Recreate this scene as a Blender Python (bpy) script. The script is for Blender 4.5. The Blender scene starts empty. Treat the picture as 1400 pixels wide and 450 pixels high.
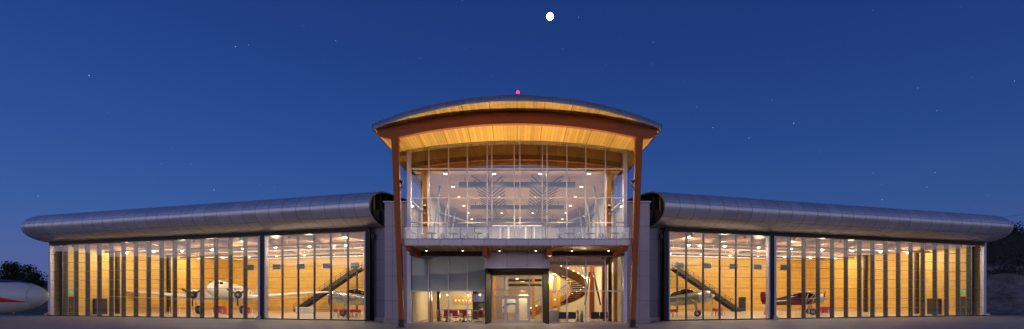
import bpy, bmesh, math, random
from mathutils import Vector, Matrix, Euler
R = math.radians
random.seed(11)
S = bpy.context.scene
col = S.collection
CH = 2.35                       # camera height
F = 700.0
def PX(x, Y): return (x - 707.0) * Y / F
def PZ(y, Y): return CH + (406.0 - y) * Y / F

# ------------------------------------------------------------------ materials
M = {}
class NT:
    def __init__(s, name):
        s.m = bpy.data.materials.new(name); s.m.use_nodes = True
        s.t = s.m.node_tree; s.b = s.t.nodes['Principled BSDF']; s.out = s.t.nodes['Material Output']
        s.tc = None
    def n(s, typ, **kw):
        nd = s.t.nodes.new(typ)
        for k, v in kw.items():
            if k.startswith('i_'):
                key = k[2:]
                nd.inputs[int(key) if key.isdigit() else key].default_value = v
            else: setattr(nd, k, v)
        return nd
    def l(s, a, b): s.t.links.new(a, b)
    def coord(s, kind='Object'):
        if s.tc is None: s.tc = s.n('ShaderNodeTexCoord')
        return s.tc.outputs[kind]
    def math(s, op, a, b=None, c=None):
        nd = s.n('ShaderNodeMath', operation=op)
        for i, v in enumerate((a, b, c)):
            if v is None: continue
            if isinstance(v, (int, float)): nd.inputs[i].default_value = v
            else: s.l(v, nd.inputs[i])
        return nd.outputs[0]
    def mix(s, fac, a, b, blend='MIX'):
        nd = s.n('ShaderNodeMix', data_type='RGBA', blend_type=blend)
        for i, v in ((0, fac), (6, a), (7, b)):
            if isinstance(v, (int, float)): nd.inputs[i].default_value = v
            elif isinstance(v, tuple): nd.inputs[i].default_value = (*v, 1)
            else: s.l(v, nd.inputs[i])
        return nd.outputs[2]
    def noise(s, vec, scale, detail=4, rough=.55):
        nd = s.n('ShaderNodeTexNoise'); nd.inputs['Scale'].default_value = scale
        nd.inputs['Detail'].default_value = detail; nd.inputs['Roughness'].default_value = rough
        if vec is not None: s.l(vec, nd.inputs['Vector'])
        return nd.outputs['Fac']
    def mapping(s, vec, scale=(1, 1, 1), loc=(0, 0, 0)):
        nd = s.n('ShaderNodeMapping'); nd.inputs['Scale'].default_value = scale; nd.inputs['Location'].default_value = loc
        s.l(vec, nd.inputs['Vector']); return nd.outputs['Vector']
    def sep(s, vec):
        nd = s.n('ShaderNodeSeparateXYZ'); s.l(vec, nd.inputs[0]); return nd.outputs
    def bump(s, h, strength=.2, dist=.02):
        nd = s.n('ShaderNodeBump'); nd.inputs['Strength'].default_value = strength; nd.inputs['Distance'].default_value = dist
        s.l(h, nd.inputs['Height']); s.l(nd.outputs[0], s.b.inputs['Normal'])

def plain(name, c, rough=.5, metal=0, var=.18, scale=3.0, spec=.5, bump=0):
    n = NT(name); n.b.inputs['Roughness'].default_value = rough; n.b.inputs['Metallic'].default_value = metal
    n.b.inputs['Specular IOR Level'].default_value = spec
    f = n.noise(n.coord(), scale, 6)
    f2 = n.math('MULTIPLY_ADD', f, 2*var, 1-var)
    mc = n.mix(1.0, c, f2, 'MULTIPLY')
    n.l(mc, n.b.inputs['Base Color'])
    r = n.math('MULTIPLY_ADD', f, .2, rough-.1); n.l(r, n.b.inputs['Roughness'])
    if bump: n.bump(f, bump, .02)
    M[name] = n.m; return n.m

def planks(name, c1, c2, width, axis, grain_axis, seam=.012, rough=.45, length=None, seamdark=.35, var=1.0, spec=.5, fine=0):
    """boards: width repeats along axis, grain runs along grain_axis; optional end joints every `length`"""
    n = NT(name); n.b.inputs['Roughness'].default_value = rough; n.b.inputs['Specular IOR Level'].default_value = spec
    o = n.sep(n.coord()); a = o['XYZ'.index(axis)]; g = o['XYZ'.index(grain_axis)]
    q = n.math('DIVIDE', a, width); idx = n.math('FLOOR', q); fr = n.math('FRACT', q)
    e = n.math('MINIMUM', fr, n.math('SUBTRACT', 1.0, fr))
    sm = n.math('LESS_THAN', e, seam/width/2)
    idc = idx
    if length:
        off = n.math('MULTIPLY', n.math('FRACT', n.math('MULTIPLY', idx, .618)), length)
        q2 = n.math('DIVIDE', n.math('ADD', g, off), length); i2 = n.math('FLOOR', q2); f2 = n.math('FRACT', q2)
        e2 = n.math('MINIMUM', f2, n.math('SUBTRACT', 1.0, f2))
        sm = n.math('MAXIMUM', sm, n.math('LESS_THAN', e2, seam/length/2))
        idc = n.math('ADD', idx, n.math('MULTIPLY', i2, 7.31))
    wn = n.n('ShaderNodeTexWhiteNoise', noise_dimensions='1D'); n.l(idc, wn.inputs['W'])
    sc = [6.0, 6.0, 6.0]; sc['XYZ'.index(grain_axis)] = .35
    gr = n.noise(n.mapping(n.coord(), tuple(sc)), 1.5, 6, .65)
    big = n.noise(n.coord(), .25, 2)
    t = n.math('MULTIPLY_ADD', wn.outputs['Value'], .55*var, n.math('MULTIPLY_ADD', gr, .5, n.math('MULTIPLY_ADD', big, .6, -.32)))
    cr = n.mix(t, c1, c2); cr.node.clamp_factor = True
    if fine:
        q3 = n.math('DIVIDE', a, fine); f3 = n.math('FRACT', q3); w3 = n.n('ShaderNodeTexWhiteNoise', noise_dimensions='1D'); n.l(n.math('FLOOR', q3), w3.inputs['W'])
        k3 = n.math('MULTIPLY', n.math('MULTIPLY_ADD', w3.outputs['Value'], .34, .80), n.math('SUBTRACT', 1.0, n.math('MULTIPLY', n.math('LESS_THAN', f3, .1), .4)))
        cr = n.mix(1.0, cr, k3, 'MULTIPLY')
    cc = n.mix(n.math('MULTIPLY', sm, seamdark), cr, tuple(x*.25 for x in c2))
    n.l(cc, n.b.inputs['Base Color'])
    n.bump(n.math('SUBTRACT', gr, n.math('MULTIPLY', sm, 2.0)), .15, .01)
    M[name] = n.m; return n.m

def panels(name, c, pw, ph, axes='XZ', seam=.02, rough=.35, metal=.6, uv=False, var=.12, seamdark=.7, off=(0, 0), wav=0.0):
    n = NT(name)
    o = n.sep(n.coord('UV' if uv else 'Object'))
    a = o[0 if uv else 'XYZ'.index(axes[0])]; b = o[1 if uv else 'XYZ'.index(axes[1])]
    def grid(v, w, of):
        q = n.math('DIVIDE', n.math('ADD', v, of), w); fr = n.math('FRACT', q)
        e = n.math('MINIMUM', fr, n.math('SUBTRACT', 1.0, fr))
        return n.math('FLOOR', q), n.math('LESS_THAN', e, seam/w/2)
    ia, sa = grid(a, pw, off[0]); ib, sb = grid(b, ph, off[1])
    sm = n.math('MAXIMUM', sa, sb)
    wn = n.n('ShaderNodeTexWhiteNoise', noise_dimensions='1D'); n.l(n.math('ADD', ia, n.math('MULTIPLY', ib, 3.7)), wn.inputs['W'])
    f = n.noise(n.coord(), 1.2, 5)
    k = n.math('MULTIPLY_ADD', wn.outputs['Value'], 2*var, n.math('MULTIPLY_ADD', f, .3, .85-var))
    cc = n.mix(1.0, c, k, 'MULTIPLY')
    cc = n.mix(n.math('MULTIPLY', sm, seamdark), cc, (.02, .02, .025))
    n.l(cc, n.b.inputs['Base Color']); n.b.inputs['Metallic'].default_value = metal
    n.l(n.math('MULTIPLY_ADD', wn.outputs['Value'], .1, n.math('MULTIPLY_ADD', f, .15, rough-.12)), n.b.inputs['Roughness'])
    h = n.math('SUBTRACT', n.math('MULTIPLY', n.noise(n.coord(), .9, 2), wav), sm)
    n.bump(h, .35, .015)
    M[name] = n.m; return n.m

def emis(name, c, s):
    n = NT(name); n.b.inputs['Base Color'].default_value = (*c, 1)
    n.b.inputs['Emission Color'].default_value = (*c, 1); n.b.inputs['Emission Strength'].default_value = s
    M[name] = n.m; return n.m

def glass(name, refl=.16, tint=(.93, .96, .95), dist=0.0, edge=.5, gtint=(.9, .93, 1)):
    n = NT(name); n.t.nodes.remove(n.b)
    tr = n.n('ShaderNodeBsdfTransparent'); tr.inputs[0].default_value = (*tint, 1)
    gl = n.n('ShaderNodeBsdfGlossy'); gl.inputs['Color'].default_value = (*gtint, 1); gl.inputs['Roughness'].default_value = .015
    lw = n.n('ShaderNodeLayerWeight'); lw.inputs[0].default_value = .25
    fac = n.math('MULTIPLY_ADD', lw.outputs['Facing'], edge, refl)
    mx = n.n('ShaderNodeMixShader'); n.l(fac, mx.inputs[0]); n.l(tr.outputs[0], mx.inputs[1]); n.l(gl.outputs[0], mx.inputs[2])
    n.l(mx.outputs[0], n.out.inputs['Surface'])
    if dist:
        bp = n.n('ShaderNodeBump'); bp.inputs['Strength'].default_value = dist; bp.inputs['Distance'].default_value = .02
        n.l(n.noise(n.coord(), .35, 1), bp.inputs['Height']); n.l(bp.outputs[0], gl.inputs['Normal'])
    M[name] = n.m; return n.m

panels('fascia_metal', (.66, .66, .70), 1.65, 1.42, uv=True, seam=.05, rough=.37, metal=.66, var=.05, wav=.03)
panels('wall_panel', (.34, .31, .35), 1.12, 2.25, 'XZ', seam=.028, rough=.42, metal=.35, var=.06, off=(.1, .25))
panels('wall_panel_side', (.27, .25, .30), 1.12, 2.25, 'YZ', seam=.028, rough=.42, metal=.35, var=.06)
panels('dark_panel', (.20, .18, .23), 1.15, 2.0, 'XZ', seam=.028, rough=.42, metal=.35, var=.06)
panels('slab_panel', (.50, .46, .54), 1.72, 3.0, 'XZ', seam=.03, rough=.35, metal=.5, var=.05, off=(.86, 1))
panels('roof_edge', (.34, .33, .40), 1.3, 9, 'XZ', seam=.03, rough=.4, metal=.5, var=.06, off=(0, 1))
planks('soffit_wood', (.86, .55, .15), (.44, .23, .045), 2.05, 'X', 'Y', seam=.045, rough=.4, seamdark=.95, var=.75, fine=.29)
planks('bulkhead_wood', (.72, .42, .10), (.30, .14, .03), .9, 'X', 'Z', seam=.02, rough=.35, seamdark=.6)
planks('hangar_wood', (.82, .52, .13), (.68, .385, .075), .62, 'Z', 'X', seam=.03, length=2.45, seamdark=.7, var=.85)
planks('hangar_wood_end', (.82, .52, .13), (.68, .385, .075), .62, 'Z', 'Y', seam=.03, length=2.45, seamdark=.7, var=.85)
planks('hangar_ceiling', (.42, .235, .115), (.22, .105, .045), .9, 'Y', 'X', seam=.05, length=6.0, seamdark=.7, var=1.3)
planks('hall_ceiling', (.74, .56, .42), (.60, .42, .29), .34, 'Y', 'X', seam=.03, length=3.0, seamdark=.65)
planks('glulam', (.50, .135, .040), (.33, .078, .024), .12, 'Z', 'X', seam=.006, seamdark=.3, rough=.5, spec=.25)
planks('glulam_post', (.52, .13, .022), (.36, .08, .014), .13, 'X', 'Z', seam=.006, seamdark=.3, rough=.5, spec=.25)
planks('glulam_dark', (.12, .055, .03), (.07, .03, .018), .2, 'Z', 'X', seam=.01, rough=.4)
planks('column_wood', (.74, .40, .09), (.60, .27, .045), .16, 'X', 'Z', seam=.006, rough=.4)
planks('column_red', (.60, .20, .05), (.42, .12, .03), .16, 'X', 'Z', seam=.006, rough=.4)
plain('black_metal', (.015, .015, .018), .4, .3)
plain('black_matte', (.012, .012, .014), .75, 0, .1, 3, .2)
plain('return_panel', (.14, .125, .085), .6)
plain('brace_grey', (.15, .15, .17), .5)
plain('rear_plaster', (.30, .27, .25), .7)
plain('liner_white', (.56, .56, .58), .3, 0, .06)
plain('transom_metal', (.22, .20, .26), .4, .5, .05)
plain('dark_metal', (.045, .04, .042), .45, .5)
plain('fin_metal', (.028, .023, .020), .55, .1)
plain('alu', (.42, .40, .48), .35, .6, .05)
plain('alu_white', (.62, .58, .68), .4, .3, .05)
plain('white_paint', (.78, .78, .76), .4, 0, .05)
plain('duct_white', (.82, .82, .80), .3, .1, .04)
plain('duct_blue', (.035, .04, .05), .4, .5, .05)
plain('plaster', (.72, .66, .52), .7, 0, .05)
plain('plaster_white', (.78, .74, .68), .6, 0, .05)
plain('shade_fabric', (.50, .56, .52), .8, 0, .05)
plain('hangar_floor', (.72, .67, .57), .22, 0, .10, .5)
plain('hall_floor', (.55, .46, .33), .25, 0, .08)
plain('red_leather', (.55, .02, .015), .45)
plain('red_paint', (.62, .03, .015), .4)
plain('dark_red_paint', (.13, .012, .008), .22)
plain('orange_paint', (.8, .2, .02), .5)
plain('chair_black', (.02, .02, .025), .5)
plain('steel', (.5, .5, .5), .3, 1)
plain('brass', (.7, .45, .15), .3, 1)
plain('aircraft_white', (.80, .80, .78), .28, 0, .04)
plain('aircraft_silver', (.50, .52, .52), .28, .75, .08)
plain('aircraft_green', (.13, .16, .115), .35, .15, .15)
plain('aircraft_navy', (.02, .025, .06), .3)
plain('aircraft_black', (.02, .012, .012), .25)
plain('yellow_paint', (.75, .48, .03), .4)
plain('rubber', (.02, .02, .02), .8)
plain('teal_paint', (.12, .30, .32), .5)
plain('bark', (.05, .035, .025), .9, bump=.5)
plain('leaf_dark', (.022, .035, .017), .8)
plain('scrub', (.05, .05, .03), .9)
plain('window_dark', (.03, .045, .06), .5, 0)
plain('cockpit_glass', (.01, .012, .015), .08)
plain('concrete_base', (.33, .30, .30), .6, 0, .1)
glass('hangar_glass', .10, (.95, .96, .95), dist=.08, edge=.35, gtint=(.80, .92, 1))
glass('tower_glass', .16, (.93, .95, .96), dist=.06, edge=.35, gtint=(.82, .90, 1))
glass('rail_glass', .16, (.90, .94, .95), edge=.3)
glass('lobby_glass', .035, (.95, .96, .95), edge=.3)
emis('lamp_warm', (1, .80, .48), 12)
emis('lamp_white', (1, .93, .78), 9)
emis('lamp_small', (1, .80, .50), 7)
emis('lamp_bay', (1, .93, .78), 4)
emis('jar_glow', (1, .80, .50), 1.6)
emis('beacon_red', (1, .015, .05), 6)
emis('moon_glow', (1, .93, .80), 12)
emis('exit_green', (.05, .5, .3), .35)
emis('exit_red', (1, .05, .02), 1.5)
emis('screen_blue', (.03, .05, .15), .35)

# apron: concrete with joints, stains and worn tone
def mk_apron():
    n = NT('apron_concrete'); v = n.coord()
    o = n.sep(v)
    def joint(a, w):
        fr = n.math('FRACT', n.math('DIVIDE', a, w)); e = n.math('MINIMUM', fr, n.math('SUBTRACT', 1.0, fr))
        return n.math('LESS_THAN', e, .022/w)
    j = n.math('MAXIMUM', joint(o[0], 5.0), joint(o[1], 5.0))
    a = n.noise(v, .08, 5, .6); b = n.noise(v, 1.3, 6, .7); c = n.noise(n.mapping(v, (.06, .9, 1)), 1, 5, .6)
    t = n.math('MULTIPLY_ADD', a, .9, n.math('MULTIPLY_ADD', b, .35, n.math('MULTIPLY_ADD', c, .8, -.62)))
    cc = n.mix(t, (.24, .21, .20), (.46, .41, .39)); cc.node.clamp_factor = True
    cc = n.mix(n.math('MULTIPLY', j, .6), cc, (.07, .06, .06))
    n.l(cc, n.b.inputs['Base Color']); n.b.inputs['Specular IOR Level'].default_value = .35
    n.l(n.math('MULTIPLY_ADD', b, .3, .45), n.b.inputs['Roughness'])
    n.bump(n.math('SUBTRACT', b, j), .25, .01); M['apron_concrete'] = n.m
mk_apron()
def mk_soil(name, c1, c2, c3, sc=.2):
    n = NT(name); v = n.coord()
    a = n.noise(v, sc, 8, .65); b = n.noise(v, sc*9, 6, .7)
    cc = n.mix(n.math('MULTIPLY_ADD', a, 3.2, -1.1), c1, c2); cc.node.clamp_factor = True
    cc = n.mix(n.math('MULTIPLY_ADD', b, 3.0, -1.3), cc, c3); cc.node.clamp_factor = True
    n.l(cc, n.b.inputs['Base Color']); n.b.inputs['Roughness'].default_value = .95
    n.bump(n.math('ADD', a, b), .9, .3); M[name] = n.m
mk_soil('dirt', (.20, .15, .115), (.10, .075, .055), (.25, .20, .16), .3)
mk_soil('sand_slope', (.22, .17, .14), (.12, .08, .06), (.045, .035, .028), .13)
mk_soil('dark_hill', (.030, .028, .022), (.05, .042, .03), (.02, .02, .016), .03)
mk_soil('far_hill', (.05, .06, .075), (.04, .05, .065), (.05, .06, .08), .004)  # slate blue puts the night tone of distant hills into the colour

def mk_hill():
    n = NT('quarry_slope'); v = n.coord(); o = n.sep(v)
    a = n.noise(v, .09, 8, .65); c = n.noise(v, .5, 8, .7)
    soil = n.mix(n.math('MULTIPLY_ADD', c, 3.4, -1.2), (.40, .31, .27), (.13, .095, .075)); soil.node.clamp_factor = True
    veg = n.mix(c, (.02, .022, .016), (.05, .035, .025))
    hi = n.math('MULTIPLY_ADD', n.math('ADD', o[2], n.math('MULTIPLY', n.math('SUBTRACT', a, .5), 9.0)), 1.2, -9.0)
    low = n.math('MULTIPLY_ADD', n.math('ADD', c, n.math('MULTIPLY', o[2], -.05)), 7.0, -3.9)
    m1 = n.mix(low, soil, (.075, .045, .03)); m1.node.clamp_factor = True
    m2 = n.mix(hi, m1, veg); m2.node.clamp_factor = True
    n.l(m2, n.b.inputs['Base Color']); n.b.inputs['Roughness'].default_value = .95
    n.bump(n.math('ADD', a, c), 1.0, .8); M['quarry_slope'] = n.m
mk_hill()
# ------------------------------------------------------------------ mesh builder
class MB:
    def __init__(s, xf=None): s.bm = bmesh.new(); s.uvs = None; s.xf = xf or (lambda p: p)
    def v(s, p): return s.bm.verts.new(s.xf(tuple(p)))
    def face(s, vs, m=0, smooth=False):
        try: f = s.bm.faces.new(vs)
        except ValueError: return None
        f.material_index = m; f.smooth = smooth; return f
    def box(s, x0, x1, y0, y1, z0, z1, m=0):
        P = [s.v((x, y, z)) for z in (z0, z1) for y in (y0, y1) for x in (x0, x1)]
        for q in ((0, 1, 3, 2), (4, 6, 7, 5), (0, 4, 5, 1), (2, 3, 7, 6), (0, 2, 6, 4), (1, 5, 7, 3)): s.face([P[i] for i in q], m)
        return s
    def hexa(s, pts, m=0):          # bottom 4, top 4 (same order)
        P = [s.v(p) for p in pts]
        for q in ((3, 2, 1, 0), (4, 5, 6, 7), (0, 1, 5, 4), (1, 2, 6, 5), (2, 3, 7, 6), (3, 0, 4, 7)): s.face([P[i] for i in q], m)
        return s
    def bar(s, a, b, w, d=None, m=0, up=(0, 0, 1), w2=None, d2=None):
        a = Vector(a); b = Vector(b); d = d or w; w2 = w2 or w; d2 = d2 or d
        t = (b-a).normalized(); u = Vector(up)
        if abs(t.dot(u)) > .95: u = Vector((0, 1, 0))
        x = t.cross(u).normalized(); y = x.cross(t).normalized()
        pts = [a+x*i*w/2+y*j*d/2 for i, j in ((-1, -1), (1, -1), (1, 1), (-1, 1))] + [b+x*i*w2/2+y*j*d2/2 for i, j in ((-1, -1), (1, -1), (1, 1), (-1, 1))]
        return s.hexa(pts, m)
    def rings(s, rings, m=0, closed=True, caps=True, smooth=True):
        V = [[s.v(p) for p in r] for r in rings]; n = len(V[0])
        for a, b in zip(V, V[1:]):
            for i in range(n if closed else n-1):
                j = (i+1) % n; s.face([a[i], a[j], b[j], b[i]], m, smooth)
        if caps: s.face(V[0][::-1], m); s.face(V[-1], m)
        return V
    def tube(s, path, r, n=8, m=0, caps=True):
        path = [Vector(p) for p in path]; rr = []
        for i, p in enumerate(path):
            t = (path[min(i+1, len(path)-1)]-path[max(i-1, 0)]).normalized()
            u = Vector((0, 0, 1)) if abs(t.z) < .95 else Vector((1, 0, 0))
            x = t.cross(u).normalized(); y = x.cross(t)
            ri = r[i] if isinstance(r, (list, tuple)) else r
            rr.append([p+x*math.cos(2*math.pi*k/n)*ri+y*math.sin(2*math.pi*k/n)*ri for k in range(n)])
        s.rings(rr, m, caps=caps); return s
    def lathe(s, prof, c=(0, 0, 0), axis='Z', n=16, m=0):
        rr = []
        for r, h in prof:
            ring = []
            for k in range(n):
                a = 2*math.pi*k/n; ca, sa = math.cos(a)*r, math.sin(a)*r
                p = (ca, sa, h) if axis == 'Z' else ((h, ca, sa) if axis == 'X' else (ca, h, sa))
                ring.append((c[0]+p[0], c[1]+p[1], c[2]+p[2]))
            rr.append(ring)
        s.rings(rr, m); return s
    def done(s, name, mats, parent=None, bevel=0, recalc=True):
        if recalc: bmesh.ops.recalc_face_normals(s.bm, faces=s.bm.faces)
        me = bpy.data.meshes.new(name); s.bm.to_mesh(me); s.bm.free()
        for m in (mats if isinstance(mats, (list, tuple)) else [mats]): me.materials.append(M[m])
        o = bpy.data.objects.new(name, me); col.objects.link(o)
        if parent is not None: o.parent = parent
        if bevel:
            b = o.modifiers.new('bevel', 'BEVEL'); b.width = bevel; b.segments = 2; b.limit_method = 'ANGLE'
        return o
def tag(o, label=None, cat=None, group=None, kind=None):
    if label: o['label'] = label
    if cat: o['category'] = cat
    if group: o['group'] = group
    if kind: o['kind'] = kind
    return o
def thing(name, label, cat, loc=(0, 0, 0), rz=0, group=None):
    o = bpy.data.objects.new(name, None); col.objects.link(o); o.empty_display_size = .2
    o.location = loc; o.rotation_euler = (0, 0, rz); tag(o, label, cat, group); return o
def kids(o): return [c for c in bpy.data.objects if c.parent == o]
def dup(root, loc=None, rz=None, label=None, group=None, scale=None):
    def cp(o, par):
        c = o.copy(); col.objects.link(c)
        if par is not None: c.parent = par
        for ch in kids(o): cp(ch, c)
        return c
    r = cp(root, None)
    if loc is not None: r.location = loc
    if rz is not None: r.rotation_euler = (0, 0, rz)
    if label: r['label'] = label
    if group: r['group'] = group
    if scale: r.scale = scale
    return r
def lamp(name, kind, loc, power, color, parent=None, size=.5, rot=None, spot=None, blend=.5, size_y=None):
    d = bpy.data.lights.new(name, kind); d.energy = power; d.color = color
    if kind == 'AREA':
        d.size = size
        if size_y: d.shape = 'RECTANGLE'; d.size_y = size_y
    elif kind in ('POINT', 'SPOT'): d.shadow_soft_size = size
    if kind == 'SPOT': d.spot_size = spot; d.spot_blend = blend
    o = bpy.data.objects.new(name, d); col.objects.link(o); o.location = loc
    if rot: o.rotation_euler = rot
    if parent is not None: o.parent = parent
    return o
def aim(o, target):
    d = Vector(target) - Vector(o.location); o.rotation_euler = d.to_track_quat('-Z', 'Y').to_euler()
ORD = ['first', 'second', 'third', 'fourth', 'fifth', 'sixth', 'seventh', 'eighth', 'ninth', 'tenth', 'eleventh', 'twelfth']

# ------------------------------------------------------------------ ground, hills
def grid_mesh(name, x0, x1, y0, y1, nx, ny, zf, mat, smooth=True):
    b = MB(); V = [[b.v((x0+(x1-x0)*i/nx, y0+(y1-y0)*j/ny, zf(x0+(x1-x0)*i/nx, y0+(y1-y0)*j/ny))) for i in range(nx+1)] for j in range(ny+1)]
    for j in range(ny):
        for i in range(nx): b.face([V[j][i], V[j][i+1], V[j+1][i+1], V[j+1][i]], 0, smooth)
    return b.done(name, mat, recalc=False)
from mathutils import noise as mn
def fbm(x, y, s, o=5, seed=0.0): return mn.fractal(Vector((x*s+seed, y*s-seed, seed)), .9, 2.0, o)
tag(grid_mesh('ground', -3000, 3000, -3000, 3000, 60, 60, lambda x, y: -.06, 'dirt', False), kind='structure')
b = MB(); P = [b.v(p) for p in ((-75, -60, 0), (75, -60, 0), (75, 68, 0), (56, 66, 0), (56, 90, 0), (-56, 90, 0), (-56, 66.6, 0), (-75, 66.6, 0))]
b.face(P); tag(b.done('apron', 'apron_concrete', recalc=False), kind='structure')
b = MB(); b.face([b.v(p) for p in ((-9.2, 42.2, .004), (9.2, 42.2, .004), (9.2, 46.6, .004), (-9.2, 46.6, .004))])
plain('entry_pavers', (.40, .33, .28), .6, 0, .12, 2)
tag(b.done('entry_paving', 'entry_pavers', recalc=False), kind='structure')

# hill with sandy slope on the right, gravel bank on the left
def hill_r(x, y):
    d = (x-66)*.55 + (y-80)*.62
    h = 0 if d < 0 else min(d*.55, 5.6) + max(0, min((d-17)*.62, 8.8))
    if d > 0: h += fbm(x, y, .12, 6, 3)*min(1.2, d*.2)
    return h - .1
tag(grid_mesh('hill_slope', 60, 240, 62, 260, 110, 110, hill_r, 'quarry_slope'), kind='structure')
def bank_l(x, y):
    d = y-67
    h = 0 if d < 0 else min(d*.10, 1.7)
    h += max(0, min((y-90)*.25, 2.8))
    if d > 0: h += fbm(x, y, .2, 6, 8)*min(.5, d*.1)
    return h-.1
tag(grid_mesh('gravel_bank', -260, -56.5, 66.5, 230, 110, 90, bank_l, 'dirt'), kind='structure')
# ridges all round (the glass mirrors those behind the camera)
def ridge(name, rad, a0, a1, n, h0, hv, seed, mat, depth=200):
    b = MB(); rows = []
    for k in range(5):
        r = rad + depth*k/4; row = []
        for i in range(n+1):
            a = R(a0+(a1-a0)*i/n)
            h = (h0 + hv*mn.fractal(Vector((math.cos(a)*3.1+seed, math.sin(a)*3.1, seed)), .8, 2.1, 6))*math.sin(math.pi/2*min(1, k/2.5)) if k else -2
            row.append(b.v((math.cos(a)*r, math.sin(a)*r, max(h, -2))))
        rows.append(row)
    for p, q in zip(rows, rows[1:]):
        for i in range(n): b.face([p[i], p[i+1], q[i+1], q[i]], 0, True)
    return tag(b.done(name, mat), kind='structure')
ridge('wooded_hills', 330, 168, 375, 260, 31, 12, 2.2, 'dark_hill')
ridge('distant_hills', 1900, 20, 170, 200, 78, 40, 5.5, 'far_hill', 500)

# ------------------------------------------------------------------ hangars
L = 45.6; ANG = math.atan2(13.64, 43.5); VB = 26.0; ZD = 8.74; ZC = 9.05
def hangar_root(side):
    return (side*14.7, 50.36, 0), side*ANG
def HW(side, u, v, z=0):
    ca, sa = math.cos(ANG), math.sin(ANG)
    return (side*(14.7 + u*ca - v*sa), 50.36 + u*sa + v*ca, z)
def back_u(px):                     # u on the back wall seen at photo column px (mirrored to one side)
    r = abs(px-707)/F; ca, sa = math.cos(ANG), math.sin(ANG)
    return (r*(50.36+VB*ca) - (14.7-VB*sa))/(ca - r*sa)
def end_v(px):                      # v on the far end wall (u = L)
    r = abs(px-707)/F; ca, sa = math.cos(ANG), math.sin(ANG)
    return (14.7+L*ca - r*(50.36+L*sa))/(sa + r*ca)

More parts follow.
